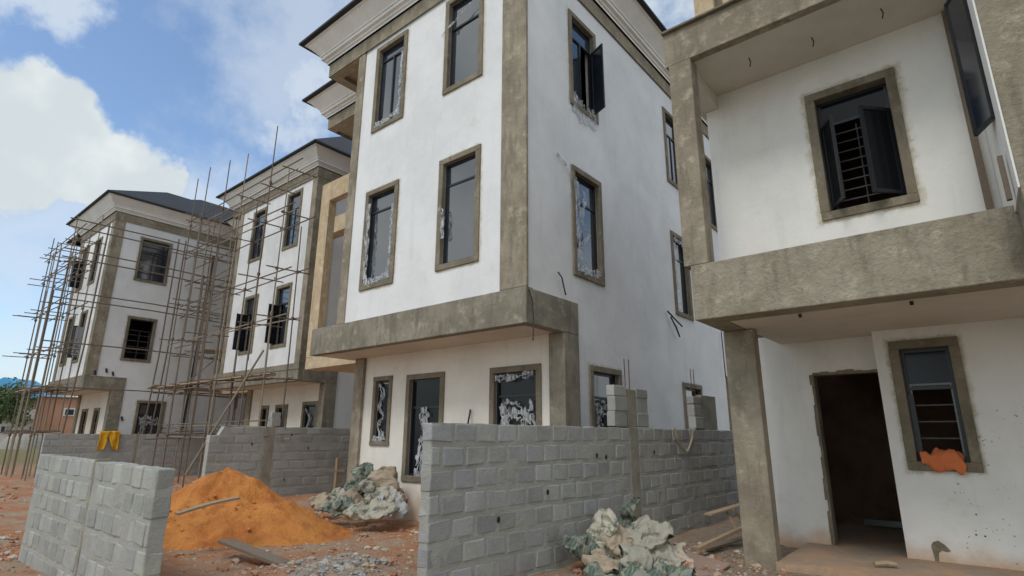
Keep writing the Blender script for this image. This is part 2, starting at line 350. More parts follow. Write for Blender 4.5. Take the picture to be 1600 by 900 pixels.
ys=axis([(-300,-20,40),(-20,-1,2),(-1,2.4,.2),(2.4,9.2,.075),(9.2,16,.3),(16,40,2),(40,200,20),(200,1200,100)])
g=MB(); g.v=[(x,y,gz(x,y)) for y in ys for x in xs]; g.tone=[(1,1,1)]*len(g.v); nx=len(xs)
g.f=[(j*nx+i,j*nx+i+1,(j+1)*nx+i+1,(j+1)*nx+i) for j in range(len(ys)-1) for i in range(nx-1)]
tag(g.build('ground','ground',None,smooth=True),kind='structure')
# loose stones
rb=MB(); rnd=random.Random(3)
def stone(mb,c,r,tone,rr):
    vs=[];n=6
    for i,(ph) in enumerate((-1.2,-.4,.4,1.2)):
        for k in range(n):
            t=2*math.pi*k/n+i*.5; q=r*rr.uniform(.75,1.15)
            vs.append((c[0]+q*math.cos(ph)*math.cos(t)*1.2,c[1]+q*math.cos(ph)*math.sin(t),c[2]+q*math.sin(ph)*.7))
    fs=[tuple(range(n))[::-1],tuple(range(3*n,4*n))]
    for i in range(3):
        for k in range(n): fs.append((i*n+k,i*n+(k+1)%n,(i+1)*n+(k+1)%n,(i+1)*n+k))
    mb.add(vs,fs,tone)
tones=[(.44,.34,.24),(.40,.30,.21),(.42,.20,.11),(.52,.44,.34),(.30,.15,.09),(.38,.24,.15)]
for i in range(5200):
    k=rnd.random()
    if k<.45: x,y=rnd.uniform(-14,-4.7),rnd.uniform(.6,7.7)
    elif k<.58: x,y=rnd.gauss(-6.2,.55),rnd.gauss(4.2,.30)
    elif k<.75: x,y=rnd.uniform(-4.2,-1.4),rnd.uniform(5.0,9)
    elif k<.86: x,y=rnd.gauss(-11.6,.7),rnd.gauss(1.3,.6)
    else: x,y=rnd.uniform(-26,-12),rnd.uniform(0,11)
    if x>-2.2 and y>7.8: continue
    r=rnd.uniform(.008,.02)*(1+ (rnd.random()**7)*3.5)*(1+max(0,-x-9)*.06)
    stone(rb,(x,y,gz(x,y)+r*.15),r,tones[int(rnd.random()*6)] if k<.45 or k>.58 else rnd.choice([(.33,.32,.29),(.38,.36,.32),(.27,.25,.22),(.40,.31,.22)]),rnd)
b=NB('rubble_stone'); b.col(b.attr('tone')); b.rough(.95); M['rubble']=b.m
tag(rb.build('rubble','rubble'),'loose stones and broken mortar scattered over the red earth','rubble',kind='stuff')
# ------------------------------------------------------------------ windows
def V3(ax,c,u,z,d,inn):     # d = depth inwards
    t=c+inn*d; return Vector((t,u,z)) if ax=='X' else Vector((u,t,z))
def window(house,ax,c,inn,u0,u1,z0,z1,s=.115,transom=.28,mull=True,leaf=(),bars=0,film=None,depth=.06,glass='glass',open_=False,name='window',sur=True,rs=None,label=None,proud=.035):
    """u0..z1: outer edge of the cement surround. inn: direction into the house"""
    rs=rs or random.Random(int(abs(u0*100+z0*37+c*11)))
    a0,a1,b0,b1=u0+s,u1-s,z0+s,z1-s
    def box(mb,ua,ub,za,zb,da,db):
        p=V3(ax,c,ua,za,da,inn); q=V3(ax,c,ub,zb,db,inn)
        mb.box(min(p.x,q.x),max(p.x,q.x),min(p.y,q.y),max(p.y,q.y),za,zb)
    fr=MB(); w_=.045
    d0,d1=depth,depth+.05
    box(fr,a0,a1,b0,b0+w_,d0,d1); box(fr,a0,a1,b1-w_,b1,d0,d1); box(fr,a0,a0+w_,b0+w_,b1-w_,d0,d1); box(fr,a1-w_,a1,b0+w_,b1-w_,d0,d1)
    zt=b1-(b1-b0)*transom if transom else b1-w_
    if transom: box(fr,a0+w_,a1-w_,zt-.02,zt+.02,d0,d1)
    um=(a0+a1)/2
    if mull: box(fr,um-.02,um+.02,b0+w_,zt-.02,d0,d1)
    W=fr.build(name,'alu',house)
    if label: W['label']=label
    if sur:
        sm=MB()
        j=lambda: rs.uniform(-.006,.006)
        box(sm,u0+j(),u1+j(),z0+j(),z0+s,-proud,depth); box(sm,u0+j(),u1+j(),z1-s,z1+j(),-proud,depth)
        box(sm,u0+j(),u0+s,z0+s,z1-s,-proud+.002,depth); box(sm,u1-s,u1+j(),z0+s,z1-s,-proud+.002,depth)
        sm.build('surround','surround',W,bevel=.008)
    gm=MB()
    def pane(ua,ub,za,zb):
        t=[rs.uniform(-.006,.006) for _ in range(2)]
        P=[V3(ax,c,ua,za,depth+.025+t[0],inn),V3(ax,c,ub,za,depth+.025,inn),V3(ax,c,ub,zb,depth+.025+t[1],inn),V3(ax,c,ua,zb,depth+.025+t[0]+t[1],inn)]
        gm.add(P,[(0,1,2,3)])
        P2=[p+ (V3(ax,c,0,0,.005,inn)-V3(ax,c,0,0,0,inn)) for p in P]; gm.add(P2,[(3,2,1,0)])
    open_sides={l[0] for l in leaf}
    if not open_:
        if transom: pane(a0+w_,a1-w_,zt+.02,b1-w_)
        if mull:
            if 'lo' not in open_sides: pane(a0+w_,um-.02,b0+w_,zt-.02)
            if 'hi' not in open_sides: pane(um+.02,a1-w_,b0+w_,zt-.02)
        else:
            if not open_sides: pane(a0+w_,a1-w_,b0+w_,zt-.02)
    if gm.v: gm.build('pane',glass,W)
    for (side,ang,wd) in leaf:      # casements swung outwards about their jamb
        hu=a0+w_*.5 if side=='lo' else a1-w_*.5; sg=1 if side=='lo' else -1
        O=V3(ax,c,hu,0,depth-.02,inn); e=(V3(ax,c,1,0,0,inn)-V3(ax,c,0,0,0,inn))*sg; nrm=(V3(ax,c,0,0,-1,inn)-V3(ax,c,0,0,0,inn))
        d=(e*math.cos(rad(ang))+nrm*math.sin(rad(ang))); n2=(nrm*math.cos(rad(ang))-e*math.sin(rad(ang)))
        lm=MB(); za,zb=b0+w_+.01,zt-.03; zc=(za+zb)/2; hz=(zb-za)/2; U=Vector((0,0,1)); t=.05
        lm.obox(O+d*(wd/2)+U*(za+t/2),d*wd/2,n2*.015,U*t/2); lm.obox(O+d*(wd/2)+U*(zb-t/2),d*wd/2,n2*.015,U*t/2)
        lm.obox(O+d*(t/2)+U*zc,d*t/2,n2*.015,U*(hz-t)); lm.obox(O+d*(wd-t/2)+U*zc,d*t/2,n2*.015,U*(hz-t))
        cm=lm.build('casement','alu',W)
        p=MB(); p.obox(O+d*(wd/2)+U*zc,d*(wd/2-t),n2*.003,U*(hz-t)); p.build('leaf_glass',glass,W)
    if bars:
        bmb=MB()
        za,zb=b0+w_,zt-.04
        for i in range(bars):
            z=za+(zb-za)*(i+1)/(bars+.6); bmb.tube([V3(ax,c,a0+.03,z,depth+.09,inn),V3(ax,c,a1-.03,z,depth+.09,inn)],.010,6)
        for u in (a0+.06,um,a1-.06): bmb.tube([V3(ax,c,u,za-.02,depth+.092,inn),V3(ax,c,u,zb,depth+.092,inn)],.010,6)
        bmb.build('security_bars','alu_grey',W)
    if film:
        fm=MB()
        for kind in film:
            ribbon(fm,ax,c,inn,a0,a1,b0,b1,kind,rs)
        fm.build('torn_film','plastic',W,smooth=True,weld=True)
    return (a0-.001,a1+.001,b0-.001,b1+.001)
def ribbon(mb,ax,c,inn,a0,a1,b0,b1,kind,rs):
    """crumpled strips of protective film left on the jambs"""
    W_,H_=a1-a0,b1-b0
    if kind=='left': pts=[(a0+.02,b1-.1*H_),(a0+.03,b1-.45*H_),(a0+.06,b0+.35*H_),(a0+.05,b0+.12*H_),(a0+.15*W_,b0+.03)]; wd=.13
    elif kind=='right': pts=[(a1-.03,b1-.2*H_),(a1-.05,b0+.5*H_),(a1-.04,b0+.2*H_),(a1-.12*W_,b0+.04)]; wd=.07
    elif kind=='bottom': pts=[(a0+.02,b0+.05),(a0+.3*W_,b0+.02),(a0+.6*W_,b0+.06),(a1-.04,b0+.12)]; wd=.12
    elif kind=='hang': pts=[(a0+.45*W_,b1-.30*H_),(a0+.5*W_,b1-.5*H_),(a0+.42*W_,b0+.25*H_),(a0+.36*W_,b0-.05)]; wd=.20
    elif kind=='sheet': pts=[(a0+.12*W_,b1-.42*H_),(a0+.4*W_,b1-.38*H_),(a0+.7*W_,b1-.45*H_),(a1-.08*W_,b1-.42*H_)]; wd=.3
    elif kind=='legs': pts=[(a0+.2*W_,b1-.42*H_),(a0+.3*W_,b0+.4*H_),(a0+.22*W_,b0+.1*H_)]; wd=.16
    elif kind=='legs2': pts=[(a0+.75*W_,b1-.42*H_),(a0+.68*W_,b0+.4*H_),(a0+.78*W_,b0+.08*H_)]; wd=.16
    elif kind=='web': pts=[(a0+.05,b1-.05*H_),(a0+.5*W_,b1-.2*H_),(a0+.25*W_,b1-.45*H_),(a0+.6*W_,b0+.4*H_),(a0+.2*W_,b0+.25*H_),(a0+.7*W_,b0+.03)]; wd=.09
    elif kind=='mid': pts=[(a0-.10,b1-.42*H_),(a0+.02,b1-.48*H_),(a0+.05,b0+.42*H_),(a0+.03,b0+.25*H_)]; wd=.10
    elif kind=='across': pts=[(a0-.22,b1-.33*H_),(a0+.1,b1-.27*H_),(a0+.5*W_,b1-.2*H_),(a1-.02,b1-.10*H_)]; wd=.05
    elif kind=='spill': pts=[(a0-.06,b0+.12),(a0+.2*W_,b0-.10),(a0+.5*W_,b0-.20),(a0+.8*W_,b0-.12),(a1,b0+.05)]; wd=.40
    elif kind=='tape': pts=[(a0-.62,b1+.12),(a0-.35,b1+.02),(a0-.08,b1-.22),(a0+.1,b1-.40),(a0+.16,b1-.9)]; wd=.06
    elif kind=='top': pts=[(a0+.03,b1-.08),(a0+.4*W_,b1-.10),(a1-.05,b1-.05)]; wd=.12
    n=34; V=[];Fc=[]; K=8; ph=rs.uniform(0,50)
    for i in range(n+1):
        t=i/n*(len(pts)-1); k=min(int(t),len(pts)-2); f=t-k
        u=pts[k][0]*(1-f)+pts[k+1][0]*f; z=pts[k][1]*(1-f)+pts[k+1][1]*f
        du,dz=pts[k+1][0]-pts[k][0],pts[k+1][1]-pts[k][1]; l=math.hypot(du,dz) or 1; nu,nz_=-dz/l,du/l
        w2=wd*1.5*(.45+1.0*abs(fb(i*.16+ph,u*2,z,1,3)))
        for j in range(K):
            s=(j/(K-1)-.5)*w2*(1+.25*fb(i*.2,j*.9,ph,1,2))+.03*fb(i*.12+ph,j*.3,2,1,2)
            dd=-.02-.045*abs(fb(i*.22+ph,j*1.3,u,1,3))
            V.append(V3(ax,c,u+nu*s,z+nz_*s,dd if kind not in('hang','sheet','legs','legs2','web') else .05+dd,inn))
    for i in range(n):
        for j in range(K-1):
            if fb(i*.13+ph,j*.9,3,1,2)<(.6 if kind in('spill','left','bottom') else .22) and rs.random()<.97: Fc.append((i*K+j,i*K+j+1,(i+1)*K+j+1,(i+1)*K+j))
    mb.add(V,Fc)
# ------------------------------------------------------------------ roof parts
PROF=[(.02,10.86),(.02,11.24),(.07,11.24),(.07,11.31),(.11,11.31),(.12,11.36),(.19,11.37),(.19,11.46),(.22,11.46),(.225,11.50),(.46,11.75),(.46,11.77),(.52,11.78),(.53,11.83)]
def ring(mb,x0,x1,y0,y1,prof):
    cs=[]
    for p,z in prof: cs.append([(x0-p,y0-p,z),(x1+p,y0-p,z),(x1+p,y1+p,z),(x0-p,y1+p,z)])
    for a,b2 in zip(cs,cs[1:]):
        for k in range(4):
            k2=(k+1)%4; mb.add([a[k],a[k2],b2[k2],b2[k]],[(0,1,2,3)])
    return mb
def hip(house,x0,x1,y0,y1,slope=.6,e=.64,z=11.80,name='roof'):
    me=bpy.data.meshes.new(name); X0,X1,Y0,Y1=x0-e,x1+e,y0-e,y1+e; w2=min(X1-X0,Y1-Y0)/2; h=w2*slope; zt=z+.07
    if X1-X0<Y1-Y0: A=((X0+X1)/2,Y0+w2,zt+h); B=((X0+X1)/2,Y1-w2,zt+h)
    else: A=(X0+w2,(Y0+Y1)/2,zt+h); B=(X1-w2,(Y0+Y1)/2,zt+h)
    c=[(X0,Y0,zt),(X1,Y0,zt),(X1,Y1,zt),(X0,Y1,zt)]; d=[(x0-.5,y0-.5,z),(x1+.5,y0-.5,z),(x1+.5,y1+.5,z),(x0-.5,y1+.5,z)]
    c2=[(p[0],p[1],z+.01) for p in c]
    V=c+[A,B]+c2+d
    if X1-X0<Y1-Y0: Fs=[(0,1,4),(1,2,5,4),(2,3,5),(3,0,4,5)]
    else: Fs=[(3,0,4),(0,1,5,4),(1,2,5),(2,3,4,5)]
    for k in range(4):
        k2=(k+1)%4; Fs+=[(6+k,6+k2,k2,k),(10+k,10+k2,6+k2,6+k)]
    me.from_pydata(V,[],Fs); uvl=me.uv_layers.new(name='UVMap')
    for p in me.polygons:
        n=p.normal; t=Vector((0,0,1)).cross(n); t=t.normalized() if t.length>1e-4 else Vector((1,0,0)); s_=n.cross(t)
        for li in p.loop_indices:
            co=me.vertices[me.loops[li].vertex_index].co; uvl.data[li].uv=(co.dot(t),co.dot(s_))
    me.materials.append(M['roof']); o=bpy.data.objects.new(name,me); COL.objects.link(o); par(o,house); return o
# ------------------------------------------------------------------ the three-storey houses
def house(label,XR,YF,XL,XBL,XRING,YB,front,side,low,rear_shift,portal=True,colw=.58,colside=0,XLW=None,lefty=None,back=None,canopy=True,slope=.6,group='three-storey houses under construction'):
    H=thing('three_storey_house',label,'house',(XR,YF,0),group)
    bx=lambda *a: MB().box(*a)
    fholes=[];sholes=[];lholes=[]
    for wdw in front: fholes.append(window(H,'Y',YF+.03,1,*wdw[0],**wdw[1]))
    for wdw in side: sholes.append(window(H,'X',XR-.02,-1,*wdw[0],**wdw[1]))
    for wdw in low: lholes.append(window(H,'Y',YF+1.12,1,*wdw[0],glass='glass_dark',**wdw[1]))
    zb,zt,zc=3.36,3.97,10.87
    mf=plaster('white_plaster_front',(.79,.79,.78),(.50,.42,.27),.30,[w_[0] for w_ in front],'Y',wid=.07)
    ms=plaster('white_plaster_side',(.79,.79,.78),(.46,.42,.34),.32,[w_[0] for w_ in side],'X',wid=.07)
    MB().wall('Y',YF+.03,1,XL,XR-.03,zt-.05,11.3,fholes).build('front_wall',mf,H)
    sw=MB(); up_=[h for h in sholes if h[2]>3.9]; lo_=[h for h in sholes if h[2]<=3.9]
    sw.wall('X',XR-.02,-1,YF+.035,YB,3.95,11.3,up_); sw.wall('X',XR-.02,-1,YF+1.53,YB,-.3,3.95,lo_); sw.build('side_wall',ms,H)
    lw=XLW if XLW is not None else XL-.6
    MB().wall('Y',YF+1.12,1,lw,XR-.05,-.3,3.5,lholes).build('recessed_wall','cream',H)
    # cement-rendered frame: beam, pillars, columns
    bm=MB(); bm.box(XBL,XR,YF,YF+.2,zb,zt); bm.box(XR-.2,XR+.012,YF+.2,YF+1.53,zb,zt-.02); bm.build('beam','render_grey',H,bevel=.012)
    bx(XR-.33,XR+.010,YF+1.06,YF+1.53,-.3,zb).build('pillar','render_grey',H,bevel=.012)
    bx(lw-.30,lw+.04,YF+1.04,YF+1.5,-.3,zb).build('pillar','render',H,bevel=.012)
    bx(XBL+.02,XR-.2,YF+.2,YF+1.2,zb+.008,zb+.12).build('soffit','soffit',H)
    bx(XR-colw,XR+.006,YF-.001,YF+.06+colside,zt,zc).build('corner_column','render',H,bevel=.012)
    bx(XL-.26,XL+.02,YF-.001,YF+.3,zt,zc).build('corner_column','render',H,bevel=.012)
    # canopy, cornice, roof
    x0=XRING
    ring(MB(),x0,XR,YF,YB,PROF[:2]).build('fascia_band','render',H)
    ring(MB(),x0,XR,YF,YB,PROF[2:]+[(.45,11.86)]).build('cornice','cornice',H)
    if canopy:
        cn=MB(); cn.box(x0,XL-.26,YF,YF+.25,10.86,11.2); cn.box(x0,x0+.25,YF+.25,YF+2.6,10.86,11.2); cn.box(x0+.25,XL,YF+.25,YF+2.6,10.98,11.1); cn.build('canopy','canopy',H)
    hip(H,x0,XR,YF,YB,slope)
    # inside: floor slabs and a partition so that the openings look into rooms
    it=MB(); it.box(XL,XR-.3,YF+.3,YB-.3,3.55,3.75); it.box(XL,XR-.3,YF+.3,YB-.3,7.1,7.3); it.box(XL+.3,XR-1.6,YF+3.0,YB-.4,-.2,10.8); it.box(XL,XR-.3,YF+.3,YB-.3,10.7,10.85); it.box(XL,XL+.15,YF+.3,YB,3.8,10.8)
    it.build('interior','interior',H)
    bk=MB(); bk.wall('Y',YB,-1,x0,XR-.05,-.3,11.3); bk.build('rear_wall','white',H)
    if back:
        # the set-back twin half with its tall balcony portal
        bxL,bY=back; MB().wall('Y',bY+1.9,1,bxL,XL,-.3,11.3,[(bxL+.9,bxL+1.9,4.0,6.2)]).build('balcony_wall','white',H)
        ring(MB(),bxL,XL,bY,YB,PROF[:2]).build('fascia_band','render',H)
        ring(MB(),bxL,XL,bY,YB,PROF[2:]+[(.45,11.86)]).build('cornice','cornice',H)
        cn=MB(); cn.box(bxL,XL,bY,bY+.25,10.86,11.2); cn.box(bxL,XL,bY+.25,bY+1.95,10.96,11.1); cn.build('canopy','canopy',H)
        hip(H,bxL,XL,bY,YB,.6)
        pt=MB(); pt.box(bxL,bxL+.45,bY,bY+.24,3.68,8.95); pt.box(bxL,XL,bY+.004,bY+.5,3.36,3.68); pt.box(bxL+.45,XL,bY+.002,bY+.24,8.35,8.95)
        pt.box(bxL+.0,XL,bY+.5,bY+1.9,3.40,3.60)
        pt.box(bxL-2.2,XL,bY+1.3,bY+1.7,at('Y',YF+2.78,525,362).z if XR>-6 else 7.6,at('Y',YF+2.78,525,338).z if XR>-6 else 8.1); pt.build('balcony_portal','render_beige',H,bevel=.012)
        lw2=MB(); lw2.wall('Y',bY+2.0,1,bxL,XL,-.3,3.4,[(bxL+.5,bxL+2.0,0,2.6)]); lw2.box(bxL,XL,bY+4,bY+4.1,-.3,3.4); lw2.build('porch_wall','white',H)
    return H
TOP=(8.43,10.74); MID=(4.61,6.93)
Hb=house('large white three-storey house in the middle, nearest of the three with cement framing',
  -5.42,6.92,-10.52,-11.75,-12.1,20,
  [((-10.04,-8.90)+TOP,dict(film=['right','bottom'],mull=True,transom=.14)),((-7.63,-6.52)+TOP,dict(film=['across'],mull=False,transom=.3)),
   ((-10.04,-8.90)+MID,dict(film=['left','bottom','right'],mull=False,transom=.2)),((-7.63,-6.52)+MID,dict(film=['mid'],mull=False,transom=.22))],
  [((8.38,9.46,8.09,10.36),dict(s=.11,leaf=[('hi',68,.42)],film=['spill'],mull=True,transom=.2,label='side window with one casement swung open')),((8.36,9.46,4.48,6.73),dict(s=.11,film=['web','left','bottom','tape'],mull=False)),
   ((12.95,14.1,8.09,10.3),dict(s=.11)),((12.9,13.95,4.5,6.7),dict(s=.11,film=['left','top'],mull=False)),((15.75,16.75,7.7,10.1),dict(s=.11)),
   ((8.80,9.98,1.0,2.87),dict(s=.11,film=['sheet','legs'])),((12.98,14.15,.9,2.86),dict(s=.11,film=['sheet','web'])),((16.02,17.2,1.6,3.25),dict(s=.11))],
  [((-10.76,-10.09,1.37,2.90),dict(s=.10,film=['web','bottom'],mull=False,transom=0)),((-9.60,-8.42,.68,2.88),dict(film=['hang'],transom=.3)),((-7.17,-5.95,.9,2.86),dict(film=['sheet','legs','legs2','top'],mull=False,transom=.25))],
  0,back=(-14.45,8.4),XLW=-11.15)
Ha=house('white three-storey house with scaffolding across its front, second from the camera',
  -17.6,10.0,-23.35,-24.4,-24.3,23,
  [((-19.70,-18.6)+(8.38,10.7),dict(mull=True,bars=5)),((-22.40,-21.27)+(8.40,10.65),dict(mull=True)),
   ((-19.75,-18.65,4.62,6.97),dict(leaf=[('lo',75,.40)],bars=4,label='middle-floor window with its casement swung open')),((-22.2,-21.1,4.6,6.93),dict(leaf=[('lo',80,.40)]))],
  [((11.5,12.6,8.1,10.3),{})],
  [((-19.0,-18.0,.3,2.75),dict(mull=False,transom=0,film=['web'])),((-20.9,-20.0,.9,2.7),dict(mull=False,transom=0)),((-22.1,-21.4,.5,2.7),dict(mull=False,transom=0))],
  0,colw=.32,colside=.8,slope=.85,back=(-27.0,11.5),XLW=-22.9)
Hc=house('white three-storey house farthest left, its right side facing the camera',
  -28.5,6.7,-33.4,-34.0,-33.7,13.5,
  [((-31.0,-30.0)+(8.2,10.4),dict(mull=False)),((-32.9,-31.9)+(8.2,10.4),dict(leaf=[('lo',85,.42)],mull=True)),
   ((-31.0,-30.0)+MID,dict(leaf=[('hi',70,.42)],mull=True)),((-32.9,-31.9)+MID,dict(mull=False))],
  [((7.80,9.13,8.28,10.35),dict(s=.11,bars=5,open_=False)),((7.86,9.02,4.68,6.66),dict(s=.11,bars=4,open_=True)),((8.78,9.93,1.0,3.02),dict(s=.11,film=['sheet','legs']))],
  [((-30.6,-29.8,.6,2.7),dict(mull=False)),((-32.4,-31.5,.4,2.7),dict(mull=False))],
  0,colw=.35,colside=.36,XLW=-33.0,canopy=False)
hip(Hc,-37.2,-28.9,7.5,24,.6)
MB().box(-37.0,-29.0,13.6,24,-.3,11.8).build('rear_block','white',Hc)
# far corner downpipe and cables
mb=MB(); mb.tube([at('X',-28.42,334,400),at('X',-28.42,284,675)],.055,8); mb.build('downpipe','pipe',Hc)
def cab(H,pts,r=.012,n='cable'):
    mb=MB(); mb.tube(pts,r,5); return mb.build(n,'cable',H)
X_=-5.40
cab(Hb,[at('X',X_+.02,826,452),at('X',X_+.05,832,470),at('X',X_+.06,834,500),at('X',X_+.06,833,532)],.012)
cab(Hb,[at('X',X_+.02,872,425),at('X',X_+.08,878,434),at('X',X_+.06,884,461)],.014)
cab(Hb,[at('X',X_+.02,1043,486),at('X',X_+.1,1056,500),at('X',X_+.05,1066,510)],.02)
cab(Hb,[at('X',X_+.02,1048,495),at('X',X_+.08,1056,510),at('X',X_+.05,1062,526)],.02)
cab(Hb,[at('X',X_+.02,1127,518),at('X',X_+.05,1131,560),at('X',X_+.05,1134,590)],.015)
cab(Hb,[at('Y',8.0,735,640),at('Y',7.94,733,652),at('Y',7.98,731,662)],.02)
for (px,py) in ((148,579),(166,576),(176,581),(190,651)): cab(Hc,[at('X',-28.5,px,py),at('X',-28.44,px+1,py+6)],.04)
# ------------------------------------------------------------------ right-hand house
D=thing('two_tone_house','house on the right with deep grey cement frame, open doorway and cream walls in shade','house',(-1.1,8,0))
DST=[(-1.28,-.19,4.45,6.38),(-.885,-.105,1.19,2.90)]
M['d_up']=plaster('cream_wall_upper',(.81,.80,.75),(.42,.34,.19),.35,[DST[0]],wid=.10)
M['d_low']=plaster('cream_wall_lower',(.81,.80,.76),(.40,.36,.24),.4,[DST[1]],low=(.0,.42,(.55,.33,.17)),speck=(17,-.55),wid=.07)
YW=8.2; YP=9.34; YD=9.72
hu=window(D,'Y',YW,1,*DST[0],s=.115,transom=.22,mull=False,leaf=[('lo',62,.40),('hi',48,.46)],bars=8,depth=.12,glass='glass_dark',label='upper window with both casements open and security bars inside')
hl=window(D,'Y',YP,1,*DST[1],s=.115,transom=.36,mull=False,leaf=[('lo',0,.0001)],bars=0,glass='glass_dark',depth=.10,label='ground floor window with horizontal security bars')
MB().wall('Y',YW,1,-2.70,.6,3.7,7.2,[hu]).build('upper_wall','d_up',D)
MB().wall('Y',YP,1,-1.055,4,-.05,3.2,[hl]).build('projecting_wall','d_low',D)
door=(-1.95,-1.0,-.1,2.54)
MB().wall('Y',YD,1,-2.78,-1.0,.0,3.2,[door]).build('doorway_wall','d_low',D)
mb=MB(); mb.box(-1.055,-1.0,YP+.2,YD,0,3.2); mb.build('return_wall','d_low',D)
rs=random.Random(5)
mb=MB()       # rough broken plaster round the doorway
n=16
for i in range(n):
    z0,z1=.1+2.44*i/n,.1+2.44*(i+1)/n; w_=.02+rs.random()*.03; mb.box(-1.96-w_,-1.948,YD-.006-rs.random()*.006,YD+.2,z0,z1)
for i in range(8):
    x0,x1=-1.96+.9*i/8,-1.96+.9*(i+1)/8; h=.02+rs.random()*.04; mb.box(x0,x1,YD-.006-rs.random()*.006,YD+.2,2.53,2.54+h)
mb.build('broken_reveal','surround',D)
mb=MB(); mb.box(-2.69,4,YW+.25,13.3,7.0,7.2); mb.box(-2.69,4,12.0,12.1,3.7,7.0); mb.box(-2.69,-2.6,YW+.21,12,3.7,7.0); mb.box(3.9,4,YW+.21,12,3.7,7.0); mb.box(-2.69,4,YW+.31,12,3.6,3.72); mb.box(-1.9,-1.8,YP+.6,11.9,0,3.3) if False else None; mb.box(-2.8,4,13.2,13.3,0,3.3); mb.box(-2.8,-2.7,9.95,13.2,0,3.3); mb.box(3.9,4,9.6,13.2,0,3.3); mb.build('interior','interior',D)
MB().box(-1.93,-.7,12.1,12.2,.12,.22).build('inner_step',M['alu_grey'],D)
# horizontal bars and clear upper glass of the low window
mb=MB(); a0,a1,b0,b1=hl; 
for i in range(5):
    z=b0+.08+i*.215; mb.tube([(a0+.05,YP+.13,z),(a1-.05,YP+.13,z)],.011,7)
mb.box(a0+.04,a0+.065,YP+.115,YP+.14,b0+.04,b0+1.0); mb.box(a1-.065,a1-.04,YP+.115,YP+.14,b0+.04,b0+1.0); mb.box(a0+.04,a1-.04,YP+.11,YP+.14,b0+.985,b0+1.01)
mb.build('security_bars','alu_grey',D)
ZS,ZB,ZC,ZT=3.06,3.80,6.90,7.46; YFR=6.99
mb=MB(); mb.box(-2.70,4,YFR,YFR+.35,ZS,ZB); mb.box(-2.70,-2.4,YFR+.35,YW+.3,ZS,ZB-.01); mb.build('lower_beam','render_coarse',D,bevel=.012)
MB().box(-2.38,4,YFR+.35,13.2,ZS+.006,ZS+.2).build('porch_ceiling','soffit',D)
MB().box(-2.70,4,YFR+.35,YW+.3,3.60,3.72).build('balcony_floor','porch',D)
MB().box(-2.79,-2.46,YFR-.003,YFR+.26,ZB,ZC).build('upper_column','render',D,bevel=.012)
MB().box(-2.84,4,YFR,YFR+.14,ZC,ZT).build('upper_beam','render',D,bevel=.012)
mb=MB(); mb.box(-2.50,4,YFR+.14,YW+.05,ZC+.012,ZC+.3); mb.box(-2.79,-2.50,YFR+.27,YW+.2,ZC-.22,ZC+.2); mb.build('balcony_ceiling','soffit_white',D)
mb=MB(); 
for s_ in (0,): 
    mb.box(-2.2,-2.193,YFR+.63,YFR+.98,ZC+.013,ZC+.02); mb.box(-2.2,-1.5,YFR+.98,YFR+.987,ZC+.013,ZC+.02)
mb.build('ceiling_groove','canopy',D)
MB().box(-2.70,-2.29,8.02,8.24,-.1,ZS).build('porch_pillar','render',D,bevel=.015)
mb=MB(); mb.box(-2.85,4,YFR-.06,YFR+.4,ZT,ZT+.03); mb.build('coping','surround',D)
# upper storey showing over the lintel
mb=MB(); mb.box(-2.84,-2.50,8.5,8.9,ZT-.3,10.5); mb.build('roof_storey_column','render_beige',D)
mb=MB(); mb.box(-2.50,-2.36,8.62,8.9,ZT-.3,10.5); mb.build('roof_storey_jamb','surround',D)
mb=MB(); mb.box(-2.36,4,8.55,8.8,ZT-.3,10.5); mb.build('roof_storey_wall','render_beige',D)
# near wing
mb=MB(); mb.box(.56,4.5,6.25,6.9,ZS-.02,10); mb.build('wing_front','render_coarse',D,bevel=.012)
MB().box(.545,.70,6.262,8.2,3.72,10).build('wing_side_wall','d_up',D)
mb=MB(); mb.box(.40,.47,8.12,8.19,3.74,6.88); mb.build('corner_strip','wood2',D)
mb=MB(); mb.obox((.50,6.60,3.95),(.02,0,0),(0,.03,0),(0,0,.22)); mb.build('timber_stub','wood2',D)
h=Vector((.54,6.72,0)); t=Vector((.40,7.03,0)); d=(t-h); nn=Vector((-d.y,d.x,0)).normalized()
mb=MB(); mid=(h+t)/2
za,zb_=4.62,6.25
mb.obox(mid+Vector((0,0,(za+zb_)/2)),d/2,nn*.006,(0,0,(zb_-za)/2-.03)); 
cm=mb.build('casement_glass','glass',D)
mb=MB()
for z in (za+.02,zb_-.02): mb.obox(mid+Vector((0,0,z)),d/2,nn*.016,(0,0,.02))
for p in (h,t): mb.obox(p+Vector((0,0,(za+zb_)/2)),d.normalized()*.018,nn*.016,(0,0,(zb_-za)/2))
mb.build('casement','alu',D)
for q in [(1170,92),(1268,60),(1376,15)]:
    p=at('Z',ZC,*q); cab(D,[p+Vector((0,0,.02)),p+Vector((.02,0,-.06)),p+Vector((.0,.01,-.13))],.008,'ceiling_wire')
for q in [(1250,491),(1424,471)]:
    p=at('Z',ZS,*q); cab(D,[p,p+Vector((0,0,-.04))],.02,'ceiling_wire')
mb=MB()   # chipped pocket at the foot of the wall
PC=[at('Y',YP-.004,1100+px/2.648,560+py/2.648) for px,py in ((940,775),(948,760),(968,754),(995,770),(1022,797),(1010,803),(985,796),(972,806),(974,845),(978,880),(962,882),(956,835))]
cc=sum(PC,Vector())/len(PC); PB=[p+Vector((0,.01,0)) for p in PC]; n=len(PC)
mb.add(PC+PB,[tuple(range(n))]+[(k,(k+1)%n,n+(k+1)%n,n+k) for k in range(n)]); mb.build('wall_chase','surround',D)
sl=MB(); 
nx_=40; ny_=24
V=[];Fq=[]
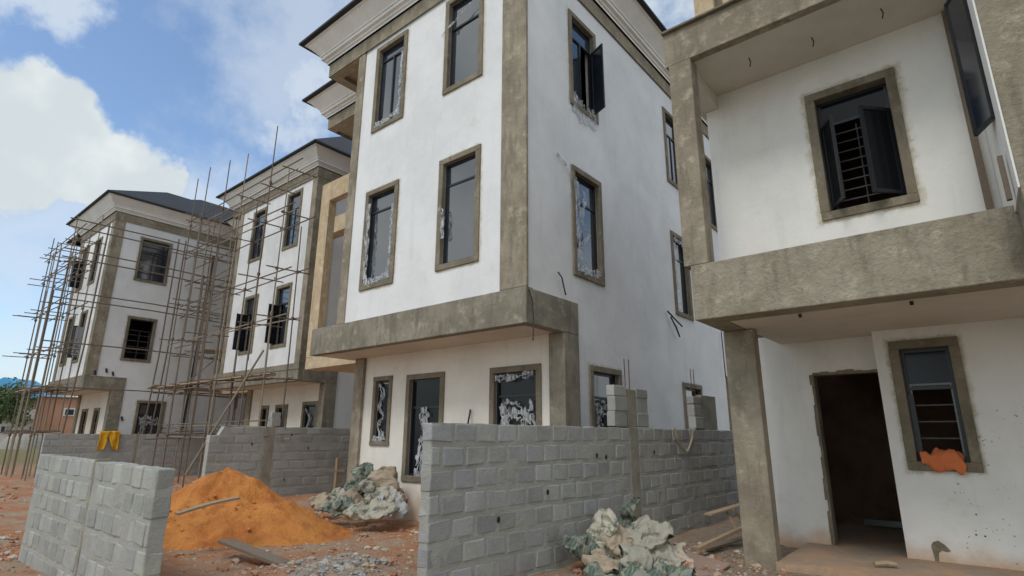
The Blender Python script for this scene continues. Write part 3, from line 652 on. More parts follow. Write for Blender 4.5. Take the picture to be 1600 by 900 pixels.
for j in range(ny_+1):
    for i in range(nx_+1):
        x=-2.3+7*i/nx_; y=8.02+5.2*j/ny_; V.append((x,y+(fb(x,3,0,2,3)*.05 if j==0 else 0),.10+fb(x,y,2,1.3,3)*.012))
for j in range(ny_):
    for i in range(nx_): Fq.append((j*(nx_+1)+i,j*(nx_+1)+i+1,(j+1)*(nx_+1)+i+1,(j+1)*(nx_+1)+i))
o_=len(V)
for i in range(nx_+1): V.append((V[i][0],V[i][1]-.02,-.12))
for i in range(nx_): Fq.append((i,i+1,o_+i+1,o_+i))
sl.add(V,Fq); tag(sl.build('porch_floor','porch'),kind='structure')
mb=MB(); mb.tube([(-1.30,8.42,.135),(-1.18,8.50,.15),(-1.08,8.52,.14)],[.03,.035,.028],7)
tag(mb.build('wood_offcut','wood'),'short pale timber offcut lying on the porch floor by the doorway','offcut')
# cloth in the low window
def crumple(name,mat,cx,cy,cz,w_,d_,h_,seed,lab,cat,hang=None):
    mb=MB(); n1,n2=26,16; V=[]
    for j in range(n2+1):
        for i in range(n1+1):
            u=i/n1;v=j/n2; x=cx+(u-.5)*w_*(1+.12*fb(v*3,seed,0,1,2)); 
            y=cy+(v-.5)*d_; z=cz+h_*(math.sin(math.pi*min(1,u*1.02))**.4)*math.sin(math.pi*v)**.6+fb(x*8,y*8,seed,1,4)*h_*.9
            if hang and v<.35: z-=hang*(.35-v)/.35*(.5+.8*max(0,fb(u*4,seed,1,1,2)+.3)); y=cy-.15*d_-.02*fb(u*9,v*5,seed,1,3)-.03
            V.append((x,y,z))
    mb.add(V,[(j*(n1+1)+i,j*(n1+1)+i+1,(j+1)*(n1+1)+i+1,(j+1)*(n1+1)+i) for j in range(n2) for i in range(n1)])
    o=mb.build(name,mat,smooth=True); md=o.modifiers.new('s','SOLIDIFY'); md.thickness=.006; tag(o,lab,cat); return o
crumple('cloth','cloth_o',-.50,YP-.01,b0+.03,.46,.20,.11,3.3,'crumpled orange cloth stuffed on the sill of the barred ground floor window','cloth',hang=.13)
# ------------------------------------------------------------------ block walls
def blockwall(label,P0,P1,z0,zt,th,piers=(),steps=None,cols=(),tone=(.30,.31,.30),mort='mortar',group='unfinished block boundary walls',seed=1,holes=(),jit=.05,bl=.45,zslope=0,gap=.04,gh=.04,rag=.010,bev=.018):
    P0=Vector(P0+(0,)); P1=Vector(P1+(0,)); d=P1-P0; LEN=d.length; d.normalize(); nrm=Vector((d.y,-d.x,0)); rs=random.Random(seed)
    Wt=thing('block_wall',label,'wall',(P0.x,P0.y,0),group)
    bm=MB(); H=.25; L_=bl+gap; nc=int(math.ceil((zt-z0)/H))
    for c in range(nc):
        z1=zt-c*H; zz=z1-(.25-gh); off=-(L_/2)*(c%2)-L_*.02
        t=off
        while t<LEN:
            a=max(t,0.0); e=min(t+bl,LEN); t+=L_
            if e-a<.05: continue
            if any(a<k1 and e>k0 for k0,k1 in cols):
                for k0,k1 in cols:
                    if a<k0<e: e=k0-.02
                    elif a<k1<e: a=k1+.02
                if e-a<.05 or any(k0<=(a+e)/2<=k1 for k0,k1 in cols): continue
            if steps and c<len(steps) and not (steps[c][0]<=a and e<=steps[c][1]+.3): continue
            v=rs.uniform(1-jit*2.6,1+jit*2.0); tn=(tone[0]*v,tone[1]*v*rs.uniform(.985,1.015),tone[2]*v*rs.uniform(.95,1.05))
            j=lambda k=rag: rs.uniform(-k,k)
            vs=[]
            for s_ in (-1,1):
                for (tt,zz_) in ((a,zz),(e,zz),(e,z1-.012),(a,z1-.012)):
                    sl_=zslope*(tt/LEN)
                    vs.append(P0+d*(tt+j())+nrm*(s_*(th/2+.004+j(.005)))+Vector((0,0,zz_+j()+sl_)))
            bm.add(vs,[(0,1,2,3),(7,6,5,4),(0,4,5,1),(1,5,6,2),(2,6,7,3),(3,7,4,0)],tn)
    bm.build('blockwork','block',Wt,bevel=bev)
    mo=MB(); nseg=max(8,int(LEN/.12)); kk=int((zt-z0)/.06)
    for s_ in (-1,1):
        V=[]
        for i in range(nseg+1):
            t=.004+(LEN-.008)*i/nseg
            for k in range(kk+1):
                z=z0+(zt-.012-z0)*k/kk
                if steps:
                    for c,(s0,s1) in enumerate(steps):
                        if not (s0<=t<=s1+.3): z=min(z,zt-(c+1)*H)
                V.append(P0+d*t+nrm*(s_*(th/2-.003+.013*fb(t*2.2,z*2.2,s_*3+seed,1.6,3)))+Vector((0,0,z+zslope*t/LEN+(.012*fb(t,seed,s_,6,2) if k==kk else 0))))
        mo.add(V,[(i*(kk+1)+k,(i+1)*(kk+1)+k,(i+1)*(kk+1)+k+1,i*(kk+1)+k+1) for i in range(nseg) for k in range(kk)])
    n0=(nseg+1)*(kk+1)
    mo.f+=[(i*(kk+1)+kk,(i+1)*(kk+1)+kk,n0+(i+1)*(kk+1)+kk,n0+i*(kk+1)+kk) for i in range(nseg)]
    for i in (0,nseg): mo.f+=[(i*(kk+1)+k,i*(kk+1)+k+1,n0+i*(kk+1)+k+1,n0+i*(kk+1)+k) for k in range(kk)]
    mo.build('mortar',mort,Wt,smooth=False)
    for (k0,k1) in cols:
        cm=MB(); cm.obox(P0+d*((k0+k1)/2)+Vector((0,0,(z0+zt)/2)),d*((k1-k0)/2-.004),nrm*(th/2+.004),(0,0,(zt-z0)/2)); cm.build('concrete_column','pier',Wt,bevel=.01)
    for (k0,k1,pz,matn,rb_) in piers:
        pm=MB()
        if matn=='block':
            z=zt+.012
            while z<pz-.05:
                v=rs.uniform(.85,1.12); pm.obox(P0+d*((k0+k1)/2)+Vector((j(.01),j(.01),min(z+.225,pz)/2+z/2)),d*((k1-k0)/2),nrm*(th/2-.002),(0,0,(min(z+.225,pz)-z)/2-.004),(tone[0]*v,tone[1]*v,tone[2]*v)); z+=.235
        else: pm.obox(P0+d*((k0+k1)/2)+Vector((0,0,(zt+pz)/2)),d*((k1-k0)/2),nrm*(th/2-.012),(0,0,(pz-zt)/2),(1,1,1))
        pm.build('pier',matn,Wt,bevel=.01)
        if matn=='block':
            q=MB(); q.obox(P0+d*((k0+k1)/2)+Vector((0,0,(zt+pz)/2)),d*((k1-k0)/2-.01),nrm*(th/2-.012),(0,0,(pz-zt)/2-.01)); q.build('pier_mortar','mortar',Wt)
        if rb_:
            q=MB()
            for s_ in (-.06,.06): q.tube([P0+d*((k0+k1)/2+s_)+Vector((0,0,zt)),P0+d*((k0+k1)/2+s_*1.2)+Vector((0,0,pz+rb_))],.008,5)
            q.build('rebar','rust',Wt)
    if holes:
        for (t,z) in holes:
            hm=MB(); c_=P0+d*t+nrm*(th/2+.012)+Vector((0,0,z)); V=[c_+d*(.026*math.cos(a_))+Vector((0,0,.036*math.sin(a_))) for a_ in [k*math.pi/5 for k in range(10)]]; hm.add(V,[tuple(range(10))])  # flat black disc on the wall face, painted shade of a putlog recess
            hm.build('putlog_shade_disc','dark',Wt)
    return Wt
W1a,W1b=(-4.66,4.22),(-4.28,14.6)
# direction P0->P1 chosen so that the normal (d.y,-d.x) faces the camera side
blockwall('long grey block wall running away from the camera in front of the big white house',W1a,W1b,-.2,1.745,.15,
  piers=[(3.72,4.10,2.40,'block',0),(4.12,4.40,2.36,'pier',.5),(4.42,4.80,2.38,'block',0),(6.65,7.0,2.38,'block',.55),(7.02,7.75,2.42,'pier',0)],cols=[(4.12,4.40)],
  tone=(.39,.39,.375),seed=11,bl=.305,gap=.048,gh=.042,bev=.012,rag=.013,jit=.06,holes=[(1.05,.66),(1.98,.90),(3.15,1.33),(3.4,1.30),(4.9,1.35)])
blockwall('grey block wall behind the orange sand heap with a short pier on top',(-16.55,6.95),(-16.55,13.5),-.2,1.83,.2,steps=[(.30,9)],
  piers=[(1.72,2.0,2.25,'block',0)],cols=[(1.55,1.86)],tone=(.40,.41,.385),seed=5,holes=[(1.2,1.33),(2.4,1.6),(3.0,1.2),(2.3,.3)])
blockwall('low grey block wall with a yellow cloth on it in front of the leftmost house',(-27.5,5.6),(-27.5,12.6),-.35,1.60,.2,cols=[(3.0,3.12)],tone=(.41,.42,.41),seed=8)
blockwall('short free-standing block wall at the lower left, ending in a ragged edge',(-10.80,2.28),(-6.24,2.28),-.45,1.31,.15,cols=[(2.55,2.63)],tone=(.40,.405,.37),seed=21,jit=.07,bl=.25,gap=.05,gh=.038,rag=.012,bev=.014,zslope=-.03)
# ------------------------------------------------------------------ sand heap
mb=MB(); V=[];Fq=[]; n1,n2=150,60; rd_=random.Random(4); DN=[(rd_.uniform(0,6.28),rd_.uniform(.25,1.0),rd_.uniform(.08,.22),rd_.uniform(.03,.08)) for _ in range(34)]; cx,cy=-11.0,5.05
for j in range(n2+1):
    r=j/n2
    for i in range(n1):
        a=2*math.pi*i/n1; R=1.98+.25*math.sin(2*a+.6)+.18*math.sin(3*a)+.22*fb(math.cos(a),math.sin(a),2,1.5,3)
        x=cx+R*r*math.cos(a)*1.08; y=cy+R*r*math.sin(a)
        z=gz(x,y)-.04+1.32*((1-r)*.80+.20*(1-r)**3)-.10*math.exp(-(r/.12)**2)*1+ .07*fb(x,y,1,1.6,5)*(1-r*.6)+.045*fb(x,y,4,5,5)-.05*max(0,noise.noise(Vector((x*2.2,y*2.2,7)))-.15)
        for (da,dr,ds,dh) in DN:
            q=((x-cx-2*dr*math.cos(da))**2+(y-cy-2*dr*math.sin(da))**2)/ds**2
            if q<6: z-=dh*math.exp(-q)-.5*dh*math.exp(-(q-1.8)**2)
        z+=.010*fb(x,y,8,14,3)
        V.append((x,y,z))
for j in range(n2):
    for i in range(n1):
        i2=(i+1)%n1; Fq.append((j*n1+i,(j+1)*n1+i,(j+1)*n1+i2,j*n1+i2))
mb.add(V,Fq); tag(mb.build('sand_heap','sand',smooth=True,weld=True),'tall heap of bright orange building sand','sand heap')
mb=MB(); V=[];Fq=[]
rs=random.Random(9)
for i in range(240):
    a=rs.random()*6.28; r=rs.uniform(.5,2.7); x=cx+r*math.cos(a); y=cy+r*math.sin(a); z=max(gz(x,y),gz(x,y)-.04+1.20*(1-r/2.2)*.9)+.0
    stone(mb,(x,y,z),rs.uniform(.01,.035),(.62,.25,.07),rs)
b=NB('sand_clod'); b.col(b.attr('tone')); b.rough(1); M['clod']=b.m
tag(mb.build('sand_clods','clod'),'small orange clods rolled down the sand heap','sand clods',kind='stuff')
# ------------------------------------------------------------------ timber
def plank(label,p,q,w_,t,mat='wood',cat='plank',group='loose planks',warp=.0):
    p,q=Vector(p),Vector(q); d=q-p; l=d.length; d.normalize(); a=d.cross(Vector((0,0,1))).normalized(); c=a.cross(d); mb=MB(); n=10; V=[];Fq=[]
    for i in range(n+1):
        f=i/n; o=p+d*l*f+c*(warp*math.sin(math.pi*f))
        for (s,k) in ((-1,-1),(1,-1),(1,1),(-1,1)): V.append(o+a*(s*w_/2*(1+.03*math.sin(i*2.3)))+c*(k*t/2))
    for i in range(n):
        for k in range(4): Fq.append((i*4+k,i*4+(k+1)%4,(i+1)*4+(k+1)%4,(i+1)*4+k))
    Fq+=[(3,2,1,0),(n*4,n*4+1,n*4+2,n*4+3)]; mb.add(V,Fq)
    o=mb.build('plank',mat); tag(o,label,cat,group); return o
p=at('Y',3.55,276,803); q=at('Y',4.4,372,778)
plank('pale plank resting half buried on the left flank of the sand heap',p,q,.16,.03,'wood',warp=.02)
p=at('Z',.12,350,852); q=at('Z',.05,446,881); plank('dark plank lying at the foot of the sand heap',p+Vector((0,0,.06)),q,.20,.035,'wood2')
plank('long pole-like plank on the earth beside the block wall near the pillar',at('Z',.10,1090,858),at('Z',.30,1166,822),.07,.05,'wood')
plank('thin plank under the long one beside the block wall near the pillar',at('Z',.05,1105,858),at('Z',.10,1170,838),.10,.03,'wood2')
plank('flat bench plank leaning by the block wall behind the pillar',at('X',-3.35,1106,804),at('X',-3.1,1166,786),.12,.025,'wood')
plank('steep strut on the left under the bench plank',at('X',-3.25,1134,797),at('X',-3.1,1152,829),.04,.03,'wood')
plank('steep strut on the right under the bench plank',at('X',-3.25,1146,795),at('X',-3.1,1164,820),.04,.03,'wood')
bz=.035; pts=[at('Z',bz,1076,862),at('Z',bz,1142,881),at('Z',bz,1090,915),at('Z',bz,1015,905)]
mb=MB(); mb.add([v for v in pts]+[v-Vector((0,0,.02)) for v in pts],[(0,1,2,3),(7,6,5,4),(0,4,5,1),(1,5,6,2),(2,6,7,3),(3,7,4,0)])
tag(mb.build('board','board'),'flat pinkish brown board lying in front of the porch pillar','board')
S=thing('wooden_stand','small wooden post stand with a crosspiece in front of the wall behind the sacks','stand',tuple(at('Z',-.1,523,768)))
c=at('Z',-.1,524,768); 
mb=MB(); mb.obox(c+Vector((0,0,.5)),(.05,0,0),(0,.05,0),(0,0,.5)); mb.build('post','wood',S)
mb=MB(); mb.bar(c+Vector((-.25,-.15,.62)),c+Vector((.25,.15,.62)),.10,.06); mb.build('crosspiece','wood2',S)
# ------------------------------------------------------------------ sacks
def sack(label,c,L_,W_,T_,rz,rx,ry,mat,seed,group,bend=0):
    T_*=.75; L_*=1.08; W_*=1.08
    rs=random.Random(seed); mb=MB(); n1,n2=44,28; V=[];Fq=[]
    v=rs.uniform(.62,.95)
    FD=[(Vector((rs.gauss(0,1)*.6,rs.gauss(0,1),rs.gauss(0,.6))).normalized(),rs.uniform(2.2,5.5),rs.random(),rs.uniform(.6,1.2)) for _ in range(7)]+[(Vector((rs.gauss(0,1),rs.gauss(0,1),rs.gauss(0,.6))).normalized(),rs.uniform(7,11),rs.random(),rs.uniform(.35,.6)) for _ in range(5)]
    def fold(x,y,z):
        o=0; q=Vector((x,y,z)); q=q+Vector((noise.noise(q*4+Vector((seed,0,0))),noise.noise(q*4+Vector((0,seed,0))),0))*.09
        for dv,fr,p0,am in FD:
            t=(q.dot(dv)*fr+p0)%1.0; o+=am*(abs(t-.5)*2-.5)
        return o
    R=(Matrix.Rotation(rz,3,'Z')@Matrix.Rotation(ry,3,'Y')@Matrix.Rotation(rx,3,'X'))
    for i in range(n1+1):
        f=i/n1*2-1; prof=(1-abs(f)**4)**.5; mouth=1.0 if f<.6 else 1-.45*(f-.6)/.4
        for k in range(n2):
            a=2*math.pi*k/n2; ca,sa=math.cos(a),math.sin(a)
            y=math.copysign(abs(ca)**.65,ca)*W_/2*(.72+.28*prof)*mouth; z=math.copysign(abs(sa)**.9,sa)*T_/2*max(.10,prof)
            x=f*L_/2
            if f>.55: z*=1-.6*(f-.55)/.45; y*=1+.35*(f-.55)/.45
            fo=fold(x,y,z); cr=fb(x*3.5,y*3.5,seed+z*2,1,3)
            nrm_=Vector((0,ca,sa)); z+=cr*.07; y+=fb(x*5,z*5,seed+7,1,3)*.05
            z+=sa*fo*.028+fo*.010; y+=ca*fo*.022; x+=fb(y*6,z*6,seed+3,1,3)*.06+fo*.008
            z+=bend*f*f*.15
            V.append(Vector(c)+R@Vector((x,y,z)))
    tn=[]
    for i in range(n1):
        for k in range(n2):
            a_,b_,c_,d_=i*n2+k,i*n2+(k+1)%n2,(i+1)*n2+(k+1)%n2,(i+1)*n2+k
            Fq+=[(a_,b_,c_),(a_,c_,d_)] if (i+k)%2 else [(a_,b_,d_),(b_,c_,d_)]
    Fq.append(tuple(range(n2))[::-1])
    V=[Vector((q.x,q.y,max(q.z,gz(q.x,q.y)+.004))) for q in V]
    C=Vector(c); mb.add([q-C for q in V],Fq,(v,v,v*.98)); o=mb.build('sack',mat,smooth=True); o.location=c
    tag(o,label,'sack',group); return o
G1='empty cement sacks heaped against the long block wall'; G2='empty sacks heaped at the foot of the white house'
def sk(label,px,py,ax,v,*a,**k): return sack(label,tuple(at(ax,v,px,py)),*a,**k)
sk('green striped sack lowest at the left end of the near pile, against the wall',918,862,'Y',6.45,.62,.34,.18,.5,.4,.45,'sack2',1,G1)
sk('upright sack with a green print and open twisted mouth, left of the near pile',938,828,'Y',6.75,.46,.36,.17,1.0,.3,-1.15,'sack1',2,G1)
sk('tall narrow green sack standing highest against the block wall, mouth flopped over',980,812,'Y',7.5,.56,.26,.16,.9,.2,-1.2,'sack2',3,G1)
sk('broad printed sack on top of the near pile, to the right',1010,835,'Y',7.1,.62,.46,.20,-.3,.35,.15,'sack1',4,G1)
sk('brown crumpled sack wedged between the upright printed sack and the broad one',968,848,'Y',6.8,.45,.32,.18,.3,.6,.5,'sack3',5,G1)
sk('tan sack spilling forward below the upright printed sack',943,880,'Y',6.35,.42,.34,.16,-.2,.2,.2,'sack3',6,G1)
sk('dark green sack at the front edge of the near pile, bottom of the photo',948,905,'Y',6.15,.45,.36,.18,.9,.3,.1,'sack2',7,G1)
sk('pale sack standing on its fold in the middle front of the near pile',998,878,'Y',6.6,.44,.32,.15,.8,.9,.5,'sack1',8,G1)
sk('off-white printed sack at the right front of the near pile',1035,873,'Y',6.95,.50,.36,.18,-.25,.3,.1,'sack1',9,G1)
sk('sack with an orange patch at the right tip of the near pile',1062,872,'Y',7.2,.34,.22,.12,-.7,.5,.7,'sack5',10,G1)
sk('greenish sack lying flat at the bottom right of the near pile',1040,898,'Y',6.6,.55,.40,.14,.1,.1,.0,'sack2',11,G1)
sk('grey-green sack bottom centre of the near pile, half under the pale one',980,905,'Y',6.3,.48,.38,.16,-.5,.2,.1,'sack2',12,G1)
LP=[(570,800,6.75,.62,.5,.25,.2,.2,.1,'sack1','large pale sack at the front of the far pile'),
(585,768,7.1,.60,.46,.26,.8,.3,.6,'sack1','cream sack high in the middle of the far pile, in front of the top two'),
(556,768,7.3,.55,.42,.24,-.4,.4,.5,'sack2','dull green sack high on the left slope of the far pile'),
(608,778,7.2,.52,.40,.22,.4,.5,.6,'sack1','cream sack high on the right slope of the far pile'),
(545,792,6.9,.55,.4,.22,.9,.5,.3,'sack2','green sack on the left front of the far pile'),
(598,795,6.9,.60,.45,.25,-.3,.4,.2,'sack1','printed sack on the right front of the far pile'),
(617,790,7.2,.50,.36,.18,.3,.6,.5,'sack4','white and blue sack at the right end of the far pile'),
(575,752,7.35,.66,.50,.34,.6,.5,.9,'sack2','bulging green sack at the top of the far pile'),
(600,756,7.4,.66,.50,.36,-.5,.4,.9,'sack3','tan sack at the top right of the far pile'),
(560,778,7.2,.55,.42,.25,.1,.5,.4,'sack3','brown sack in the middle of the far pile, beneath the top ones'),
(590,782,7.1,.55,.42,.25,1.2,.3,.4,'sack1','pale creased sack in the centre of the far pile'),
(523,795,7.0,.55,.38,.16,.4,.2,.1,'sack2','grey-green sack spread flat at the left end of the far pile'),
(502,787,7.3,.50,.36,.16,.0,.5,.5,'sack3','tan sack nearest the sand heap, apart from the rest of the far pile'),
(618,772,7.55,.45,.30,.15,.9,.7,.8,'sack5','small sack with a reddish patch leaning on the white house wall'),
(537,775,7.5,.50,.38,.2,.7,.3,.3,'sack1','pale sack at the back left of the far pile')]
for i,q in enumerate(LP): sk(q[10],q[0],q[1],'Y',q[2],*q[3:10],30+i,G2)
# ------------------------------------------------------------------ small things on walls
mb=MB(); p0=at('X',-4.36,1052,668); p1=at('X',-4.36,1080,668)
pts=[p0+(p1-p0)*t+Vector((.02,0,-.42*math.sin(math.pi*t)**.6)) for t in [i/14 for i in range(15)]]
mb.tube(pts,.010,6); mb.tube([q+Vector((.01,.02,-.02*math.sin(i))) for i,q in enumerate(pts)],.009,6)
tag(mb.build('rope','rope'),'loop of beige rope hung over the top of the long block wall','rope')
def drape(name,mat,ax,c,px0,py0,px1,drop,lab):
    A=at(ax,c,px0,py0); B=at(ax,c,px1,py0); mb=MB(); n1,n2=24,16; V=[]
    for j in range(n2+1):
        for i in range(n1+1):
            u=i/n1;v=j/n2; P=A+(B-A)*u
            dd=max(0,v-.25)/.75; cut=1-.75*math.exp(-((u-.5)/.13)**2)
            z=P.z+.02+.02*fb(u*5,v*3,1,1,2)-drop*dd*cut; off=0
            V.append((P.x-.18+.22*min(v,.25)/.25+.05*math.sin(u*17+v*3)*dd+.03*fb(u*6,v*4,2,1,3),P.y+.05*fb(u*3,v*3,5,1,2),z))
    mb.add(V,[(j*(n1+1)+i,j*(n1+1)+i+1,(j+1)*(n1+1)+i+1,(j+1)*(n1+1)+i) for j in range(n2) for i in range(n1)])
    o=mb.build(name,mat,smooth=True); md=o.modifiers.new('s','SOLIDIFY'); md.thickness=.01; tag(o,lab,'cloth')
drape('cloth','cloth_y','X',-27.35,156,675,188,.72,'yellow cloth draped over the low block wall at the left')
# ------------------------------------------------------------------ scaffolds
GS='pole scaffolds'
def scaff(label,x0,x1,y0,y1,nx_,ny_,zs,ztop,seed,front='Y',extra=(),xl=None,tops=None):
    rs=random.Random(seed); S=thing('scaffold',label,'scaffold',((x0+x1)/2,(y0+y1)/2,0),GS); cnt=0
    Xs=xl or [x0+(x1-x0)*i/(nx_-1) for i in range(nx_)]; Ys=[y0+(y1-y0)*i/(ny_-1) for i in range(ny_)]
    for x in Xs:
        for y in Ys:
            jx,jy=rs.uniform(-.15,.15),rs.uniform(-.1,.1); top=((tops[Xs.index(x)]-(1.9 if y==Ys[-1] else 0)) if tops else ztop+rs.uniform(-.9,.5)); lx=rs.uniform(-.12,.12)
            mid=top*rs.uniform(.4,.6)
            mb=MB(); mb.tube([(x+jx,y+jy,-.3),(x+jx+lx*.5+rs.uniform(-.03,.03),y+jy,mid),(x+jx+lx,y+jy+rs.uniform(-.06,.06),top)],[.029,.025,.02],6)
            for zl in zs:
                zq=zl+rs.uniform(-.1,.1)
                if zq<top-.1: mb.tube([(x+jx+lx*zq/top,y+jy,zq-.05),(x+jx+lx*zq/top+.02,y+jy-.01,zq+.05)],.055,6)
            mb.build('upright_pole',rs.choice(['pole','pole2','pole2']),S)
            if rs.random()<.45:
                mb=MB(); a=rs.uniform(.06,.09); mb.tube([(x+jx+a,y+jy,mid-2.2),(x+jx+a,y+jy,min(top,mid+2.5))],.028,6); mb.build('splice_pole','pole',S)
    for z in zs:
        for y in Ys:
            for rep in range(1 if rs.random()<.5 else 2):
                zz=z+rs.uniform(-.1,.1)+rep*.35; mb=MB(); mb.tube([(x0-rs.uniform(.2,.9),y+.05,zz),((x0+x1)/2,y+.05,zz+rs.uniform(-.06,.06)),(x1+rs.uniform(.2,.7),y+.05,zz+rs.uniform(-.12,.12))],.022,6); mb.build('ledger_pole',rs.choice(['pole','pole','pole2']),S)
        for x in Xs:
            zz=z+rs.uniform(-.12,.12); mb=MB(); mb.tube([(x+.05,y0-rs.uniform(.2,.8),zz),(x+.05,y1+rs.uniform(.1,.5),zz+.05)],.021,6); mb.build('transom_pole','pole',S)
    for (p,q,r) in extra:
        mb=MB(); mb.tube([p,q],r,6); mb.build('brace_pole','pole2',S)
    return S
scaff('pole scaffold in front of the second white house, poles rising past its roof edge',-24.3,-16.6,8.45,9.05,5,2,[1.5,3.3,5.2,6.7,8.6,10.1],11.9,4,xl=[-24.3,-23.4,-21.6,-20.1,-18.1,-16.6],tops=[12.2,12.5,12.2,12.0,12.3,10.2],
  extra=[(at('Y',8.2,412,547),at('Y',7.2,290,742),.032)])
S2=scaff('tangled pole scaffold standing in the gap between the left and second houses',-27.9,-26.2,9.9,12.9,2,4,[1.6,3.4,5.1,6.9,8.5,10.0],11.6,17,
  extra=[((-27,9.9,6.9),(-26.6,12.9,10.2),.03),((-26.2,9.9,8.2),(-26.4,13.2,11.2),.03),((-27.6,9.9,3.4),(-26.3,12.8,6.9),.03)])
S3=scaff('pole scaffold wrapped round the front of the leftmost house, seen against the sky',-33.8,-28.6,5.55,6.15,6,2,[1.6,3.3,5.0,6.8,8.5,9.7],10.5,23)
S4=thing('scaffold','light pole scaffold of few uprights along the right side of the leftmost house','scaffold',(-27.7,8,0),GS)
rs=random.Random(31)
for z in (3.35,5.1,6.85,7.15,8.55,8.9,9.85,10.2):
    mb=MB(); mb.tube([(-27.75,5.0,z),(-27.7,8.5,z+.03),(-27.75,12.5,z-.05)],.028,6); mb.build('ledger_pole','pole',S4)
for y in (8.95,9.25,6.2):
    mb=MB(); mb.tube([(-27.65,y-.1,-.3),(-27.65,y+.1,5),(-27.7,y+.15,10.4)],.032,6); mb.build('upright_pole','pole',S4)
# planks laid on scaffold
mb=MB(); 
for i in range(4): mb.obox((-22.0+i*.3,8.6+i*.16,3.42+.03*i),(3.6,0,0),(0,.11,0),(0,0,.02))
mb.build('working_platform','wood',[o for o in bpy.data.objects if o.name=='scaffold'][0])
mb=MB()
for i in range(3): mb.obox((-27.2+i*.25,10.9,3.5+.04*i),(.11,0,0),(0,2.2,0),(0,0,.02))
for i in range(3): mb.obox((-27.1+i*.25,11.7,5.25+.04*i),(.11,0,0),(0,1.3,.06),(0,0,.02))
mb.build('working_platform','wood',S2)
mb=MB()
for i in range(3): mb.obox((-31.2,5.6+i*.2,3.42+.03*i),(2.6,0,0),(0,.11,0),(0,0,.02))
mb.build('working_platform','wood',S3)
# ------------------------------------------------------------------ background at the far left
def far(px,py,dep): 
    r=ray(px,py); return CAM+r*dep
def orient(c):      # frame facing the camera
    d=Vector((c.x,c.y,0)).normalized(); return d, Vector((d.y,-d.x,0))
def farhouse(name,label,px,dep,w_,dd,h,roofh,wm,rm,wins,eave=.4,tilt=0,turn=0):
    c=far(px,675,dep); c.z=0; f,s=orient(c)
    if turn: R=Matrix.Rotation(turn,3,'Z'); f=R@f; s=R@s
    H=thing(name,label,'house',tuple(c))
    mb=MB(); mb.obox(c+f*dd/2+Vector((0,0,h/2)),s*w_/2,f*dd/2,(0,0,h/2)); mb.build('wall',wm,H)
    mb=MB(); e=eave; a=[c-s*(w_/2+e)-f*e,c+s*(w_/2+e)-f*e,c+s*(w_/2+e)+f*(dd+e),c-s*(w_/2+e)+f*(dd+e)]
    r_=[c-s*(w_/2+e)*.98+f*dd/2,c+s*(w_/2+e)*.98+f*dd/2]
    P=[v+Vector((0,0,h)) for v in a]+[v+Vector((0,0,h+roofh)) for v in r_]+[v+Vector((0,0,h+.12)) for v in a]
    mb.add(P,[(6,7,5,4),(7,8,5),(8,9,4,5),(9,6,4),(0,1,7,6),(1,2,8,7),(2,3,9,8),(3,0,6,9),(3,2,1,0)]); mb.build('roof',rm,H)
    for (u,z,ww,hh) in wins:
        q=c+s*u-f*.03+Vector((0,0,z)); mb=MB(); mb.obox(q,s*ww/2,f*.05,(0,0,hh/2)); W=mb.build('window','farwhite',H)
        mb=MB(); mb.obox(q-s*ww*.24-f*.04,s*ww*.19,f*.03,(0,0,hh*.36)); mb.obox(q+s*ww*.24-f*.04,s*ww*.19,f*.03,(0,0,hh*.36)); mb.build('pane','glass',W)
    return H
farhouse('orange_house','orange rendered house with a white framed window, seen under the scaffold at the left',97,80,6.6,8,6.6,.4,'orangebrick','farroof',[(1.0,4.6,2.6,1.1)],.3)
farhouse('blue_roofed_house','brown house under a bright blue sheet roof beyond the scaffold at the left',66,100,5.5,12,7.6,3.6,'farbrown','tarp',[(-1.4,5,1.2,1.0),(1.2,5,1.2,1.0)],.8,turn=.9)
farhouse('white_bungalow','pale bungalow with a grey-brown sheet roof at the left edge',35,85,7.5,8,3.6,1.7,'farwhite','farroof',[(-2,2.2,1.2,1.1),(1.2,2.2,1.2,1.1)],.6)
c=far(45,668,60); 
mb=MB(); V=[];Fq=[]
for j in range(9):
    for i in range(28):
        a=2*math.pi*i/28; r=j/8; V.append((c.x+r*2.6*math.cos(a),c.y+r*2.2*math.sin(a),-.1+1.9*math.sqrt(max(0,1-r*r))+.15*fb(r*4*math.cos(a),r*4*math.sin(a),3,1,3)))
for j in range(8):
    for i in range(28): Fq.append((j*28+i,(j+1)*28+i,(j+1)*28+(i+1)%28,j*28+(i+1)%28))
mb.add(V,Fq); tag(mb.build('gravel_heap','stone',smooth=True,weld=True),'low grey gravel heap in front of the far white bungalow','heap')
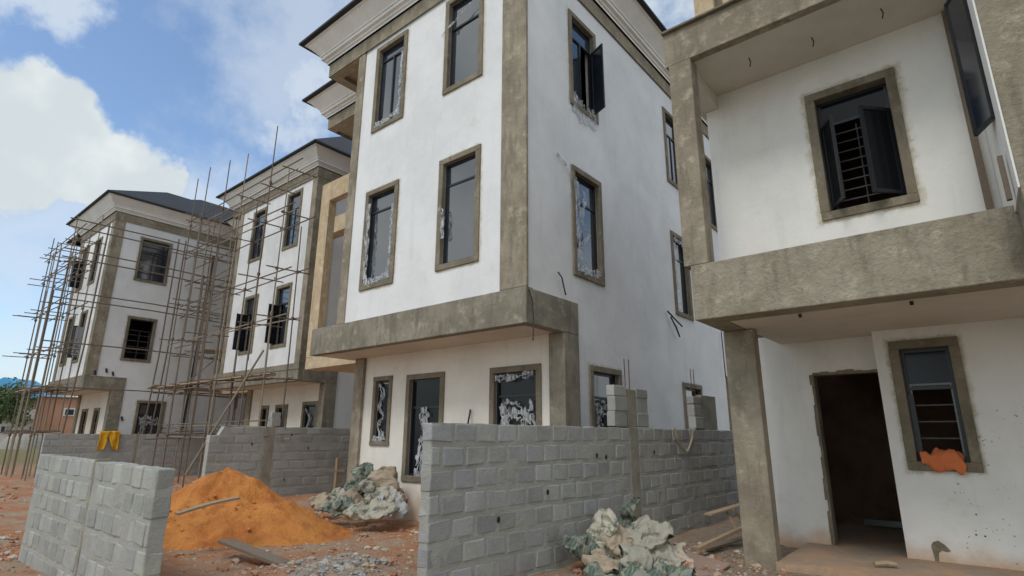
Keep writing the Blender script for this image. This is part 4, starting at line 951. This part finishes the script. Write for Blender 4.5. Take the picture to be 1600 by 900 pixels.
def tree(label,px,dep,h,R,seed,n=3200,sx=1):
    c=far(px,675,dep); c.z=0; rs=random.Random(seed); T=thing('leafy_tree',label,'tree',tuple(c),'trees at the left edge')
    mb=MB(); mb.tube([c,c+Vector((.2,0,h*.35)),c+Vector((-.1,.1,h*.75))],[.28,.2,.08],8)
    for k in range(6):
        a=k*1.05; z=h*(.3+.06*k); mb.tube([c+Vector((0,0,z)),c+Vector((math.cos(a)*R*.6,math.sin(a)*R*.6,z+h*.22))],[.1,.03],6)
    mb.build('trunk','bark',T)
    cl=[(Vector((rs.uniform(-1,1)*R*.75,rs.uniform(-1,1)*R*.75,h*rs.uniform(.38,.92))),rs.uniform(.28,.5)*R) for _ in range(14)]
    mb=MB()
    for i in range(n):
        q,r=rs.choice(cl); d=Vector((rs.gauss(0,1),rs.gauss(0,1),rs.gauss(0,1))).normalized()*r*(rs.random()**.4); p=c+q+d; s=rs.uniform(.12,.28)
        a=Vector((rs.gauss(0,1),rs.gauss(0,1),rs.gauss(0,1))).normalized(); b_=a.cross(Vector((rs.gauss(0,1),rs.gauss(0,1),rs.gauss(0,1)))).normalized()
        mb.add([p-a*s,p+b_*s*.5,p+a*s,p-b_*s*.5],[(0,1,2,3)])
    mb.build('crown','leaf',T)
tree('dark green tree at the left edge of the photo beside the pale bungalow',-8,70,7.5,3.2,1)
tree('taller tree behind the far white bungalow and the blue roof',38,125,12,7,2,3800)
tree('bushy tree behind the orange house',82,120,9,5.5,6,3000)
tree('green tree out past the left edge, overhanging the field',-35,75,9,5,3)
# hills on the horizon
mb=MB(); V=[];Fq=[]; n=80
for k in range(n+1):
    a=rad(-110+90*k/n); d=Vector((math.sin(a),math.cos(a),0)); hh=22+10*fb(k*.12,0,0,1,4)
    for (r,z) in ((430,-2),(520,hh*.7),(640,hh),(800,-2)): V.append(d*r+Vector((0,0,z)))
for k in range(n):
    for j in range(3): Fq.append((k*4+j,(k+1)*4+j,(k+1)*4+j+1,k*4+j+1))
b=NB('hill_cover'); b.col(b.mix(b.ss(b.noise(.02,6,.6),.4,.6),(.07,.10,.045),(.13,.13,.07))); b.rough(1); M['hill']=b.m
mb.add(V,Fq); tag(mb.build('hills','hill',smooth=True),kind='structure')
